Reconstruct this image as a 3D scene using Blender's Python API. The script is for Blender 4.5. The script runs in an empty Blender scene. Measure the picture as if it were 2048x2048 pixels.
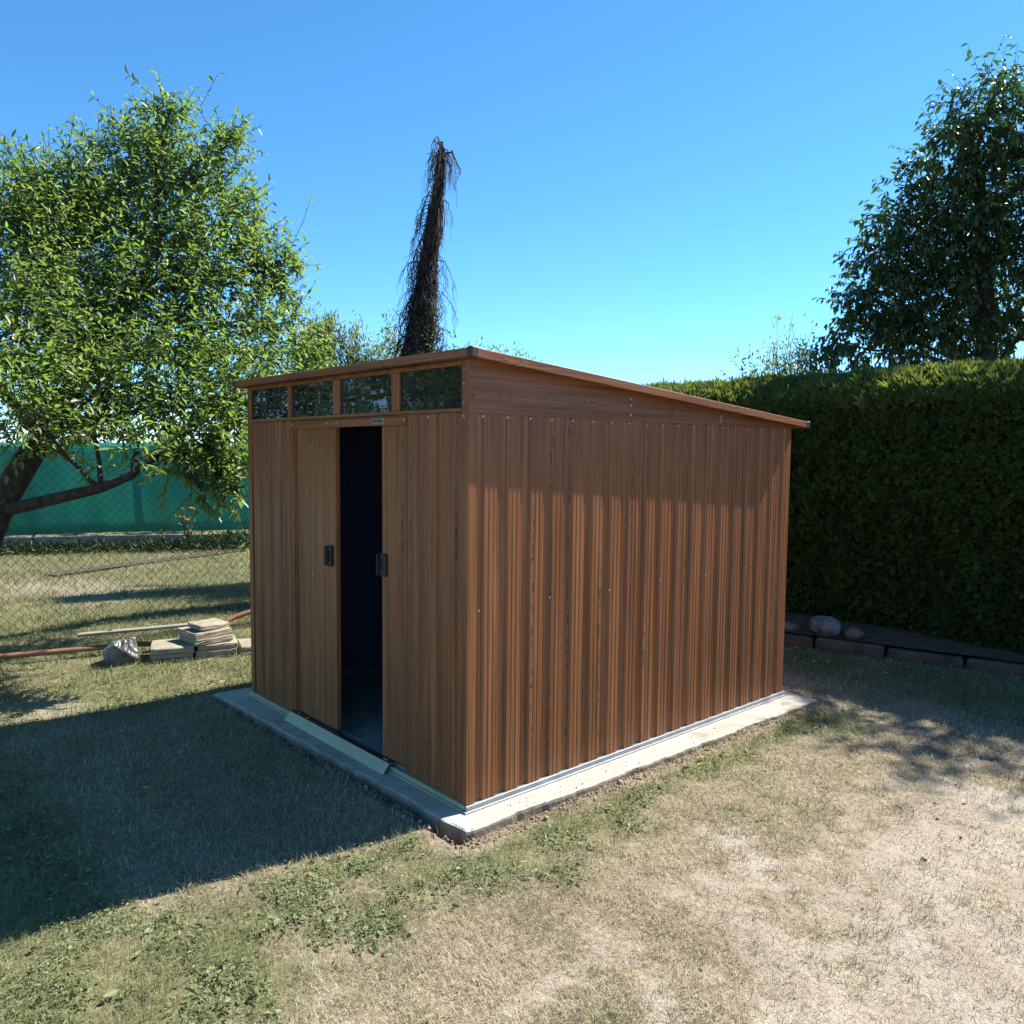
import bpy, bmesh, math, random
import numpy as np
from mathutils import Vector, Matrix, Euler

random.seed(7); RNG = np.random.default_rng(11)
scene = bpy.context.scene
COL = scene.collection

# ------------------------------------------------------------------ camera, sky, sun, exposure
cam_d = bpy.data.cameras.new('camera'); cam = bpy.data.objects.new('camera', cam_d); COL.objects.link(cam)
cam.location = (2.6067, -2.0829, 1.5332)
cam.rotation_euler = (1.496579, -0.0096722, 0.8428114)
cam_d.sensor_fit = 'HORIZONTAL'; cam_d.sensor_width = 36.0; cam_d.lens = 36.0 * 1605.13 / 2048.0
cam_d.clip_start = 0.05; cam_d.clip_end = 2000
scene.camera = cam

SUN_DIR = Vector((0.215, 1.0, 1.16)).normalized()      # towards the sun
SUN_EL = math.asin(SUN_DIR.z); SUN_AZ = math.atan2(SUN_DIR.x, SUN_DIR.y)
world = bpy.data.worlds.new('World'); scene.world = world; world.use_nodes = True
wn = world.node_tree.nodes; wl = world.node_tree.links; wn.clear()
sky = wn.new('ShaderNodeTexSky'); sky.sky_type = 'NISHITA'; sky.sun_disc = False
sky.sun_elevation = SUN_EL; sky.sun_rotation = SUN_AZ
sky.altitude = 300; sky.air_density = 0.62; sky.dust_density = 0.0; sky.ozone_density = 6.0
hsv = wn.new('ShaderNodeHueSaturation'); hsv.inputs['Saturation'].default_value = 1.13; hsv.inputs['Hue'].default_value = 0.488
bg = wn.new('ShaderNodeBackground'); bg.inputs['Strength'].default_value = 0.122
wo = wn.new('ShaderNodeOutputWorld')
wl.new(sky.outputs[0], hsv.inputs['Color']); wl.new(hsv.outputs[0], bg.inputs['Color']); wl.new(bg.outputs[0], wo.inputs['Surface'])
sun_d = bpy.data.lights.new('sun', 'SUN'); sun_d.energy = 5.0; sun_d.angle = math.radians(0.53); sun_d.color = (1.0, 0.95, 0.86)
sun = bpy.data.objects.new('sun', sun_d); COL.objects.link(sun); sun.location = SUN_DIR * 60
sun.rotation_euler = SUN_DIR.to_track_quat('Z', 'Y').to_euler()
scene.view_settings.view_transform = 'Standard'; scene.view_settings.look = 'None'
scene.view_settings.exposure = 1.32; scene.view_settings.gamma = 1.0; scene.view_settings.use_curve_mapping = False
scene.cycles.use_denoising = True; scene.cycles.use_adaptive_sampling = False
scene.cycles.max_bounces = 8; scene.cycles.transparent_max_bounces = 8

# ------------------------------------------------------------------ helpers
def tag(o, label=None, cat=None, group=None, kind=None):
    if label: o['label'] = label
    if cat: o['category'] = cat
    if group: o['group'] = group
    if kind: o['kind'] = kind
    return o

def empty(name, loc=(0, 0, 0)):
    o = bpy.data.objects.new(name, None); COL.objects.link(o); o.location = loc; o.empty_display_size = 0.1
    return o

def wloc(o):
    v = Vector((0, 0, 0))
    while o is not None:
        v += Vector(o.location); o = o.parent
    return v

def link(name, mesh, mat=None, parent=None, loc=(0, 0, 0)):
    o = bpy.data.objects.new(name, mesh); COL.objects.link(o)
    if mat is not None and len(mesh.materials) == 0:
        for m in (mat if isinstance(mat, (list, tuple)) else [mat]): mesh.materials.append(m)
    if parent is not None: o.parent = parent
    o.location = loc
    return o

class MB:
    """collects verts and faces given in world coordinates"""
    def __init__(s): s.v = []; s.f = []; s.m = []; s.sm = []
    def add(s, vs, fs, mi=0, smooth=False):
        n = len(s.v); s.v += [tuple(v) for v in vs]
        for f in fs:
            s.f.append(tuple(i + n for i in f)); s.m.append(mi); s.sm.append(smooth)
        return s
    def box(s, x0, x1, y0, y1, z0, z1, mi=0):
        vs = [(x0,y0,z0),(x1,y0,z0),(x1,y1,z0),(x0,y1,z0),(x0,y0,z1),(x1,y0,z1),(x1,y1,z1),(x0,y1,z1)]
        return s.add(vs, [(0,3,2,1),(4,5,6,7),(0,1,5,4),(1,2,6,5),(2,3,7,6),(3,0,4,7)], mi)
    def tube(s, pts, rad, sides=8, mi=0, cap=True):
        pts = [Vector(p) for p in pts]; n = len(pts)
        if not isinstance(rad, (list, tuple)): rad = [rad] * n
        vs = []; ref = Vector((0.31, 0.17, 0.93))
        for i, p in enumerate(pts):
            t = (pts[min(i+1, n-1)] - pts[max(i-1, 0)])
            t = t.normalized() if t.length > 1e-9 else Vector((0, 0, 1))
            a = t.cross(ref)
            if a.length < 0.05: a = t.cross(Vector((1, 0, 0)))
            a.normalize(); b = t.cross(a)
            for k in range(sides):
                an = 2 * math.pi * k / sides
                vs.append(p + (a * math.cos(an) + b * math.sin(an)) * rad[i])
        fs = []
        for i in range(n - 1):
            for k in range(sides):
                k2 = (k + 1) % sides
                fs.append((i*sides+k, (i+1)*sides+k, (i+1)*sides+k2, i*sides+k2))
        if cap: fs += [tuple(range(sides)), tuple((n-1)*sides + k for k in reversed(range(sides)))]
        return s.add(vs, fs, mi, sides > 4)
    def build(s, name, mat, parent=None, bevel=0.0):
        off = wloc(parent) if parent is not None else Vector((0, 0, 0))
        me = bpy.data.meshes.new(name)
        me.from_pydata([(v[0]-off.x, v[1]-off.y, v[2]-off.z) for v in s.v], [], s.f)
        for m in (mat if isinstance(mat, (list, tuple)) else [mat]): me.materials.append(m)
        me.polygons.foreach_set('material_index', s.m); me.polygons.foreach_set('use_smooth', s.sm)
        if bevel > 0:
            bm = bmesh.new(); bm.from_mesh(me)
            bmesh.ops.recalc_face_normals(bm, faces=bm.faces)
            bmesh.ops.bevel(bm, geom=list(bm.edges), offset=bevel, segments=1, affect='EDGES', profile=0.5)
            bm.to_mesh(me); bm.free()
        me.update()
        return link(name, me, None, parent)

def np_mesh(name, verts, faces, mats, parent=None, attrs=None, smooth=False, mi=None):
    """verts (N,3) float, faces (M,k) int with one k, or a list of such arrays"""
    off = wloc(parent) if parent is not None else Vector((0, 0, 0))
    verts = np.asarray(verts, np.float32) - np.array(off, np.float32)
    fl = faces if isinstance(faces, list) else [faces]
    me = bpy.data.meshes.new(name)
    me.vertices.add(len(verts)); me.vertices.foreach_set('co', verts.ravel())
    nl = sum(f.size for f in fl); npoly = sum(len(f) for f in fl)
    me.loops.add(nl); me.polygons.add(npoly)
    me.loops.foreach_set('vertex_index', np.concatenate([f.ravel() for f in fl]).astype(np.int32))
    tot = np.concatenate([np.full(len(f), f.shape[1]) for f in fl]).astype(np.int32)
    st = np.concatenate([[0], np.cumsum(tot)[:-1]]).astype(np.int32)
    me.polygons.foreach_set('loop_start', st)
    try: me.polygons.foreach_set('loop_total', tot)
    except Exception: pass
    if smooth: me.polygons.foreach_set('use_smooth', np.ones(npoly, bool))
    for m in (mats if isinstance(mats, (list, tuple)) else [mats]): me.materials.append(m)
    if mi is not None: me.polygons.foreach_set('material_index', np.asarray(mi, np.int32))
    for k, a in (attrs or {}).items():
        at = me.attributes.new(k, 'FLOAT', 'POINT'); at.data.foreach_set('value', np.asarray(a, np.float32))
    me.update(calc_edges=True); me.validate()
    return link(name, me, None, parent)

def vnoise(x, y, seed=0):
    xi = np.floor(x).astype(np.int64); yi = np.floor(y).astype(np.int64); xf = x - xi; yf = y - yi
    def h(a, b):
        n = (a * 374761393 + b * 668265263 + seed * 974634637) & 0xffffffff
        n = ((n ^ (n >> 13)) * 1274126177) & 0xffffffff
        return ((n ^ (n >> 16)) & 0xffff) / 65535.0
    u = xf*xf*(3-2*xf); v = yf*yf*(3-2*yf)
    return (h(xi,yi)*(1-u)+h(xi+1,yi)*u)*(1-v) + (h(xi,yi+1)*(1-u)+h(xi+1,yi+1)*u)*v
def fbm(x, y, sc, seed=0, o=3):
    r = 0; a = 0.5; t = 0
    for i in range(o):
        r = r + a * vnoise(x*sc*2**i, y*sc*2**i, seed+i); t += a; a *= 0.5
    return r / t
def sstep(a, b, x):
    t = np.clip((x-a)/(b-a), 0, 1); return t*t*(3-2*t)

# ------------------------------------------------------------------ materials
class NT:
    def __init__(s, name):
        s.mat = bpy.data.materials.new(name); s.mat.use_nodes = True
        s.t = s.mat.node_tree; s.n = s.t.nodes; s.l = s.t.links
        s.p = s.n['Principled BSDF']; s.out = s.n['Material Output']
    def new(s, ty, **kw):
        n = s.n.new('ShaderNode' + ty)
        for k, v in kw.items(): setattr(n, k, v)
        return n
    def set(s, n, k, v):
        if hasattr(v, 'is_linked') or isinstance(v, bpy.types.NodeSocket): s.l.new(v, n.inputs[k])
        else: n.inputs[k].default_value = v
    def math(s, op, a, b=0.0, c=None):
        n = s.new('Math', operation=op); s.set(n, 0, a); s.set(n, 1, b)
        if c is not None: s.set(n, 2, c)
        return n.outputs[0]
    def vmul(s, v, sc):
        n = s.new('VectorMath', operation='MULTIPLY'); s.l.new(v, n.inputs[0]); n.inputs[1].default_value = sc; return n.outputs[0]
    def noise(s, vec, scale, detail=4, rough=0.55, dist=0.0, out='Fac'):
        n = s.new('TexNoise'); s.l.new(vec, n.inputs['Vector']); n.inputs['Scale'].default_value = scale
        n.inputs['Detail'].default_value = detail; n.inputs['Roughness'].default_value = rough; n.inputs['Distortion'].default_value = dist
        return n.outputs[out]
    def ramp(s, fac, stops):
        n = s.new('ValToRGB'); s.l.new(fac, n.inputs[0]); e = n.color_ramp.elements
        while len(e) < len(stops): e.new(0.5)
        for i, (p, c) in enumerate(stops): e[i].position = p; e[i].color = (c[0], c[1], c[2], 1) if len(c) == 3 else c
        return n.outputs[0]
    def mix(s, fac, a, b, mode='MIX'):
        n = s.new('Mix', data_type='RGBA', blend_type=mode); s.set(n, 0, fac)
        for k, v in ((6, a), (7, b)):
            if isinstance(v, bpy.types.NodeSocket): s.l.new(v, n.inputs[k])
            else: n.inputs[k].default_value = (v[0], v[1], v[2], 1)
        return n.outputs[2]
    def coord(s, k='Object'): return s.new('TexCoord').outputs[k]
    def attr(s, name): return s.new('Attribute', attribute_name=name).outputs['Fac']
    def bump(s, h, strength=0.3, dist=0.01):
        n = s.new('Bump'); s.l.new(h, n.inputs['Height']); n.inputs['Strength'].default_value = strength; n.inputs['Distance'].default_value = dist
        s.l.new(n.outputs[0], s.p.inputs['Normal']); return n
    def base(s, c):
        s.set(s.p, 'Base Color', c if isinstance(c, bpy.types.NodeSocket) else (c[0], c[1], c[2], 1))
    def fin(s, rough=0.6, spec=0.5, metal=0.0):
        s.set(s.p, 'Roughness', rough); s.set(s.p, 'Specular IOR Level', spec); s.set(s.p, 'Metallic', metal); return s.mat

def m_simple(name, c1, c2, scale=8, rough=0.6, spec=0.4, metal=0.0, bump=0.2, bdist=0.003, detail=5):
    m = NT(name); v = m.coord(); f = m.noise(v, scale, detail, 0.6)
    m.base(m.ramp(f, [(0.3, c1), (0.7, c2)]))
    if bump: m.bump(m.noise(v, scale*6, 3, 0.6), bump, bdist)
    return m.fin(rough, spec, metal)

def m_wood(name, horiz=False, shift=0.0, gain=1.0):
    """printed walnut foil on painted sheet steel"""
    m = NT(name); v = m.coord()
    sep = m.new('SeparateXYZ'); m.l.new(v, sep.inputs[0])
    hx = m.math('ADD', sep.outputs[0], sep.outputs[1])
    u, w = (sep.outputs[2], hx) if horiz else (hx, sep.outputs[2])
    u = m.math('ADD', u, 3.17 + shift)
    cmb = m.new('CombineXYZ'); m.l.new(u, cmb.inputs[0]); m.l.new(w, cmb.inputs[1]); uw = cmb.outputs[0]
    per = 0.113
    cell = m.math('FLOOR', m.math('DIVIDE', u, per))
    loc = m.math('SUBTRACT', m.math('FRACT', m.math('DIVIDE', u, per)), 0.5)          # -.5..+.5 in a plank
    wn1 = m.new('TexWhiteNoise', noise_dimensions='1D'); m.l.new(cell, wn1.inputs['W']); rnd = wn1.outputs['Value']
    warp = m.noise(m.vmul(uw, (26, 2.2, 1)), 1.0, 3, 0.5)
    warp2 = m.noise(m.vmul(uw, (9, 5.0, 1)), 1.0, 2, 0.5)
    # nested arches: squared distance from the plank's heart plus height
    sgn = m.math('SUBTRACT', m.math('MULTIPLY', m.math('GREATER_THAN', rnd, 0.45), 2.0), 1.0)
    h = m.math('MULTIPLY', m.math('MULTIPLY', loc, loc), 7.5)
    h = m.math('ADD', m.math('MULTIPLY', h, sgn), m.math('MULTIPLY', w, 1.55))
    h = m.math('ADD', h, m.math('MULTIPLY', rnd, 9.0))
    h = m.math('ADD', h, m.math('MULTIPLY', warp, 0.35)); h = m.math('ADD', h, m.math('MULTIPLY', warp2, 1.1))
    ring = m.math('FRACT', m.math('MULTIPLY', h, 5.5))
    line = m.math('POWER', ring, 4.0)
    mask = m.math('GREATER_THAN', m.math('FRACT', m.math('MULTIPLY', rnd, 7.3)), 0.45)
    fade = m.math('SUBTRACT', 1.0, m.math('SMOOTHSTEP', m.math('ABSOLUTE', loc), 0.22) if False else m.math('MINIMUM', m.math('MULTIPLY', m.math('ABSOLUTE', loc), 2.1), 1.0))
    patch = m.math('MULTIPLY', m.math('SUBTRACT', m.noise(m.vmul(uw, (5, 1.3, 1)), 1.0, 1, 0.5), 0.36), 6.0)
    patch = m.math('MINIMUM', m.math('MAXIMUM', patch, 0.0), 1.0)
    arch = m.math('MULTIPLY', m.math('MULTIPLY', line, mask), m.math('MULTIPLY', fade, patch))
    streak = m.noise(m.vmul(uw, (150, 1.4, 1)), 1.0, 4, 0.6)
    streak2 = m.noise(m.vmul(uw, (34, 0.7, 1)), 1.0, 3, 0.6)
    g = gain*1.03
    c = m.ramp(streak2, [(0.27, (0.142*g, 0.049*g, 0.017*g)), (0.5, (0.238*g, 0.087*g, 0.032*g)), (0.73, (0.318*g, 0.131*g, 0.053*g))])
    c = m.mix(m.math('MULTIPLY', m.math('MINIMUM', m.math('MAXIMUM', m.math('MULTIPLY', m.math('SUBTRACT', 0.50, streak), 8.0), 0.0), 1.0), 0.52), c, (0.060, 0.023, 0.010))
    c = m.mix(m.math('MINIMUM', m.math('MULTIPLY', arch, 1.1), 0.72), c, (0.032, 0.013, 0.007))
    dust = m.math('MULTIPLY', m.noise(m.vmul(v, (3, 3, 3)), 1.0, 3, 0.6), 0.05)
    c = m.mix(dust, c, (0.34, 0.27, 0.20))
    m.base(c)
    hgt = m.math('ADD', m.math('MULTIPLY', streak, 0.6), m.math('MULTIPLY', m.noise(m.vmul(v, (5, 5, 3)), 1.0, 2, 0.5), 4.0))
    m.bump(hgt, 0.25, 0.0012)
    return m.fin(0.42, 0.28)

def m_leaf(name, c_dark, c_light, c_trans, trans=0.45, rough=0.38, spec=0.5, tipcol=None):
    m = NT(name); r = m.attr('rnd')
    c = m.ramp(r, [(0.0, c_dark), (0.75, c_light), (0.97, tipcol or c_light)])
    m.base(c); m.fin(rough, spec)
    tr = m.new('BsdfTranslucent'); m.l.new(m.mix(m.math('MULTIPLY', r, 0.35), c_trans, tipcol or c_trans), tr.inputs['Color'])
    mx = m.new('MixShader'); mx.inputs[0].default_value = trans
    m.l.new(m.p.outputs[0], mx.inputs[1]); m.l.new(tr.outputs[0], mx.inputs[2]); m.l.new(mx.outputs[0], m.out.inputs['Surface'])
    return m.mat

WOOD = m_wood('walnut_foil_vertical'); WOOD_D = m_wood('walnut_foil_door', shift=0.41, gain=1.08)
WOOD_H = m_wood('walnut_foil_horizontal', True, 0.2, 0.9); TRIM = m_wood('walnut_foil_trim', True, 0.63, 1.0)
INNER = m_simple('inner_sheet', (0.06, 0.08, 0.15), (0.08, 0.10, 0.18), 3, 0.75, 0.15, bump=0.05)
GALV = m_simple('galvanised_steel', (0.22, 0.23, 0.25), (0.32, 0.335, 0.355), 14, 0.45, 0.4, 0.4, 0.05)
FILM = m_simple('filmed_steel', (0.35, 0.345, 0.23), (0.42, 0.41, 0.28), 5, 0.35, 0.4, 0.15, 0.1)
SCREW = m_simple('screw_zinc', (0.45, 0.42, 0.38), (0.62, 0.58, 0.52), 60, 0.35, 0.5, 0.6, 0.0)
BLACKP = m_simple('black_plastic', (0.010, 0.010, 0.011), (0.020, 0.019, 0.018), 20, 0.35, 0.5, bump=0.08)
BROWNP = m_simple('brown_plastic', (0.042, 0.024, 0.017), (0.058, 0.034, 0.024), 16, 0.45, 0.4, bump=0.08)
PLATE = m_simple('plate_grey_green', (0.19, 0.20, 0.145), (0.25, 0.26, 0.19), 40, 0.5, 0.4, bump=0.05)
INK = m_simple('plate_ink', (0.012, 0.02, 0.012), (0.02, 0.03, 0.018), 40, 0.6, 0.3, bump=0.0)

def m_pane():
    m = NT('smoked_acrylic'); v = m.coord()
    m.base(m.ramp(m.noise(v, 3, 2), [(0.3, (0.012, 0.014, 0.016)), (0.7, (0.018, 0.02, 0.022))]))
    a = m.noise(m.vmul(v, (7, 7, 3.0)), 1.0, 1, 0.4, 0.8); b = m.noise(m.vmul(v, (22, 22, 9)), 1.0, 1, 0.5)
    m.bump(m.math('ADD', a, m.math('MULTIPLY', b, 0.05)), 0.6, 0.004)
    m.set(m.p, 'IOR', 1.56)
    return m.fin(0.02, 0.5)
PANE = m_pane()

def m_concrete(name, c1, c2, speck=0.5, scale=6.0, bumpd=0.006):
    m = NT(name); v = m.coord()
    f = m.noise(v, scale, 6, 0.65); fine = m.noise(v, 95, 4, 0.7)
    c = m.ramp(f, [(0.28, c1), (0.72, c2)])
    st = m.math('MINIMUM', m.math('MAXIMUM', m.math('MULTIPLY', m.math('SUBTRACT', m.noise(v, 2.7, 4, 0.7, 1.2), 0.52), 4.0), 0.0), 0.55)
    c = m.mix(st, c, (c1[0]*0.62, c1[1]*0.58, c1[2]*0.52))
    c = m.mix(m.math('MULTIPLY', m.math('LESS_THAN', fine, 0.34), speck), c, (c1[0]*0.35, c1[1]*0.34, c1[2]*0.32))
    m.base(c); m.bump(m.math('ADD', m.math('MULTIPLY', fine, 1.0), m.noise(v, 30, 4, 0.6)), 0.55, bumpd)
    return m.fin(0.9, 0.2)
SLAB = m_concrete('poured_concrete', (0.31, 0.285, 0.235), (0.45, 0.425, 0.365))
SLABSIDE = m_concrete('earth_stained_concrete', (0.13, 0.10, 0.075), (0.30, 0.255, 0.20), 0.6, 14)
PAVER = m_concrete('paving_concrete', (0.21, 0.185, 0.14), (0.35, 0.31, 0.24), 0.85)
KERB = m_concrete('kerb_concrete', (0.055, 0.042, 0.033), (0.115, 0.09, 0.072), 0.5)
ROCK = m_concrete('field_stone', (0.035, 0.034, 0.040), (0.24, 0.23, 0.235), 0.3, 11, 0.012)
ROCK2 = m_concrete('tan_stone', (0.07, 0.055, 0.042), (0.20, 0.16, 0.125), 0.3, 9, 0.012)
BARK = m_simple('fruit_tree_bark', (0.020, 0.016, 0.013), (0.075, 0.062, 0.050), 22, 0.9, 0.2, bump=0.7, bdist=0.01)
TWIG = m_simple('twig_bark', (0.035, 0.026, 0.018), (0.075, 0.058, 0.038), 30, 0.85, 0.2, bump=0.0)
VINE = m_simple('dry_vine', (0.024, 0.021, 0.022), (0.080, 0.070, 0.068), 9, 0.9, 0.15, bump=0.0)
VINETR = m_simple('dead_trunk', (0.022, 0.017, 0.014), (0.060, 0.048, 0.038), 18, 0.95, 0.15, bump=0.8, bdist=0.02)
FENCEW = m_simple('fence_wire', (0.022, 0.028, 0.018), (0.045, 0.042, 0.028), 12, 0.6, 0.4, 0.3, 0.0)
POST = m_simple('fence_post', (0.030, 0.050, 0.036), (0.045, 0.07, 0.05), 6, 0.5, 0.4, bump=0.05)
PIPE = m_simple('brown_pipe', (0.16, 0.075, 0.045), (0.27, 0.135, 0.085), 7, 0.55, 0.4, bump=0.3)
BOARD = m_simple('pale_board', (0.19, 0.165, 0.125), (0.29, 0.255, 0.20), 9, 0.8, 0.2, bump=0.3)
SACK = m_simple('plastic_sheet', (0.006, 0.006, 0.008), (0.20, 0.195, 0.20), 5, 0.35, 0.5, bump=0.5, bdist=0.012, detail=2)
def m_screen():
    m = NT('green_windbreak'); v = m.coord(); f = m.noise(m.vmul(v, (1.2, 1.2, 0.5)), 1.0, 3, 0.6)
    c = m.ramp(f, [(0.3, (0.035, 0.20, 0.155)), (0.7, (0.055, 0.27, 0.21))]); m.base(c); m.fin(0.7, 0.3)
    m.bump(m.math('ADD', m.noise(m.vmul(v, (6, 6, 1.5)), 1.0, 4, 0.65), m.math('MULTIPLY', m.noise(m.vmul(v, (2, 2, 14)), 1.0, 3, 0.6), 0.5)), 0.9, 0.08)
    tr = m.new('BsdfTranslucent'); tr.inputs['Color'].default_value = (0.13, 0.44, 0.37, 1)
    mx = m.new('MixShader'); mx.inputs[0].default_value = 0.6
    m.l.new(m.p.outputs[0], mx.inputs[1]); m.l.new(tr.outputs[0], mx.inputs[2]); m.l.new(mx.outputs[0], m.out.inputs['Surface'])
    return m.mat
SCREEN = m_screen()
PLUM = m_leaf('plum_leaf', (0.030, 0.066, 0.020), (0.088, 0.160, 0.046), (0.28, 0.47, 0.075), 0.43, 0.42, 0.5, (0.30, 0.24, 0.04))
WILLOW = m_leaf('willow_leaf', (0.060, 0.095, 0.030), (0.140, 0.185, 0.060), (0.36, 0.46, 0.10), 0.45, 0.5, 0.4, (0.17, 0.12, 0.06))
MAPLE = m_leaf('dark_leaf', (0.018, 0.042, 0.014), (0.040, 0.078, 0.022), (0.10, 0.22, 0.03), 0.22, 0.38, 0.5)
BEDLEAF = m_leaf('bed_leaf', (0.012, 0.028, 0.010), (0.030, 0.055, 0.018), (0.05, 0.10, 0.02), 0.15, 0.65, 0.2)
THUJA = m_leaf('thuja_spray', (0.017, 0.036, 0.012), (0.092, 0.128, 0.030), (0.24, 0.32, 0.05), 0.36, 0.6, 0.3, (0.12, 0.085, 0.035))
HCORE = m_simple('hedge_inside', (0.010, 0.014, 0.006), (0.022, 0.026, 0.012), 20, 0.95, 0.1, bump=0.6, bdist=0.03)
WEED = m_leaf('weed_leaf', (0.085, 0.115, 0.040), (0.215, 0.255, 0.115), (0.28, 0.36, 0.10), 0.25, 0.55, 0.35, (0.26, 0.25, 0.12))
PETAL = m_leaf('orange_petal', (0.60, 0.24, 0.02), (0.80, 0.42, 0.04), (0.8, 0.4, 0.05), 0.3, 0.6, 0.3)
WHITEP = m_simple('pale_fallen_leaf', (0.55, 0.52, 0.46), (0.7, 0.68, 0.62), 30, 0.7, 0.3, bump=0.0)
YELLOWP = m_simple('yellow_fallen_leaf', (0.34, 0.27, 0.06), (0.46, 0.38, 0.10), 30, 0.6, 0.3, bump=0.0)

def m_grass():
    m = NT('lawn_blade'); g = m.attr('grn'); r = m.attr('rnd')
    dry = m.ramp(r, [(0.0, (0.24, 0.185, 0.115)), (0.5, (0.50, 0.422, 0.295)), (1.0, (0.72, 0.64, 0.485))])
    grn = m.ramp(r, [(0.0, (0.075, 0.088, 0.032)), (0.5, (0.190, 0.205, 0.085)), (1.0, (0.330, 0.335, 0.175))])
    c = m.mix(g, dry, grn); m.base(c); m.fin(0.6, 0.3)
    tr = m.new('BsdfTranslucent'); m.l.new(c, tr.inputs['Color'])
    mx = m.new('MixShader'); mx.inputs[0].default_value = 0.3
    m.l.new(m.p.outputs[0], mx.inputs[1]); m.l.new(tr.outputs[0], mx.inputs[2]); m.l.new(mx.outputs[0], m.out.inputs['Surface'])
    return m.mat
GRASS = m_grass()

def m_ground():
    m = NT('garden_ground'); v = m.coord(); b = m.attr('bare'); gr = m.attr('grn')
    n1 = m.noise(v, 2.2, 5, 0.6); n2 = m.noise(v, 38, 5, 0.7); n3 = m.noise(v, 140, 3, 0.7)
    sand = m.ramp(n1, [(0.3, (0.255, 0.208, 0.155)), (0.5, (0.315, 0.268, 0.21)), (0.7, (0.375, 0.333, 0.275))])
    sand = m.mix(m.math('MULTIPLY', m.math('LESS_THAN', n2, 0.43), 0.5), sand, (0.17, 0.13, 0.092))
    thatch = m.ramp(n2, [(0.3, (0.125, 0.10, 0.065)), (0.55, (0.245, 0.20, 0.135)), (0.75, (0.365, 0.305, 0.22))])
    green = m.ramp(n2, [(0.3, (0.11, 0.105, 0.05)), (0.7, (0.23, 0.215, 0.11))])
    c = m.mix(gr, thatch, green); c = m.mix(b, c, m.mix(m.attr('soil'), sand, m.ramp(n2, [(0.3, (0.13, 0.095, 0.065)), (0.7, (0.30, 0.235, 0.17))]))); m.base(c)
    m.bump(m.math('ADD', m.math('MULTIPLY', n2, 1.0), m.math('MULTIPLY', n3, 0.45)), 0.9, 0.014)
    return m.fin(0.95, 0.15)
GROUND = m_ground()

# ------------------------------------------------------------------ ground
W, D, H = 2.136, 2.554, 1.70
GZ = -0.045
def slab_dist(x, y):     # distance outside the slab rectangle
    dx = np.maximum(np.maximum(-2.33 - x, x - 0.16), 0); dy = np.maximum(np.maximum(-0.165 - y, y - 2.70), 0)
    return np.hypot(dx, dy)
def bareness(x, y):
    n = fbm(x, y, 1.5, 5); n2 = fbm(x, y, 5.0, 9)
    n3 = fbm(x, y, 15.0, 19)
    t = (x - (0.80 + 0.10*y)) / 0.60 + (n - 0.5)*2.2 + (n2 - 0.5)*1.8 + (n3 - 0.5)*1.3
    b = sstep(0.12, 0.72, t)
    b = b * (1 - sstep(2.9, 3.5, y))
    d = slab_dist(x, y)
    b = np.maximum(b, (1 - sstep(0.035, 0.11, d + (n2-0.5)*0.10)) * 0.85)
    back = sstep(2.45, 2.7, y) * (1 - sstep(3.0, 3.35, y + (n-0.5)*0.5)) * sstep(-0.6, -0.1, x) * (1 - sstep(0.6, 1.0, x))
    b = np.maximum(b, back*0.8)
    far = sstep(0.60, 0.74, fbm(x, y, 0.9, 21)) * 0.6 * (1 - sstep(-3, -2.2, -x*0 + x) * 0)
    return np.clip(np.maximum(b, far*(x < -2.6)), 0, 1)
def greenness(x, y):
    n = fbm(x, y, 2.1, 31); n2 = fbm(x, y, 6.5, 33)
    front = sstep(-0.25, -1.25, y + 0.75*(x-0.2) + (fbm(x, y, 3.1, 37)-0.5)*1.1) * (1 - sstep(0.45, 1.2, x)) * 1.1
    strip = sstep(0.05, 0.14, slab_dist(x, y)) * (1 - sstep(0.20, 0.36, slab_dist(x, y))) * (x > 0) * 0.95
    left = sstep(-2.3, -3.0, x) * 0.50
    back = sstep(2.9, 3.4, y) * (x > -2) * 0.9
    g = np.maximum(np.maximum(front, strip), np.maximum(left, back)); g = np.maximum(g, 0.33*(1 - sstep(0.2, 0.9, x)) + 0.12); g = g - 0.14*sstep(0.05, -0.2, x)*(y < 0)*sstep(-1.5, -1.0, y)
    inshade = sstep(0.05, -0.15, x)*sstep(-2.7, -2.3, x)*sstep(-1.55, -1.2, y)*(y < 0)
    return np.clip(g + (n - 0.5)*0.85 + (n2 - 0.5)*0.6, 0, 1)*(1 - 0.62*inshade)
def gheight(x, y):
    z = GZ + (fbm(x, y, 0.8, 2) - 0.5)*0.035 + (fbm(x, y, 5, 3) - 0.5)*0.022 + (fbm(x, y, 22, 4, 2) - 0.5)*0.010
    d = slab_dist(x, y)
    z = z + (1 - sstep(0.0, 0.28, d))*(0.016 + 0.006*(fbm(x, y, 7, 12) - 0.5))
    return np.where(d < 1e-6, GZ - 0.05, z)

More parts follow.
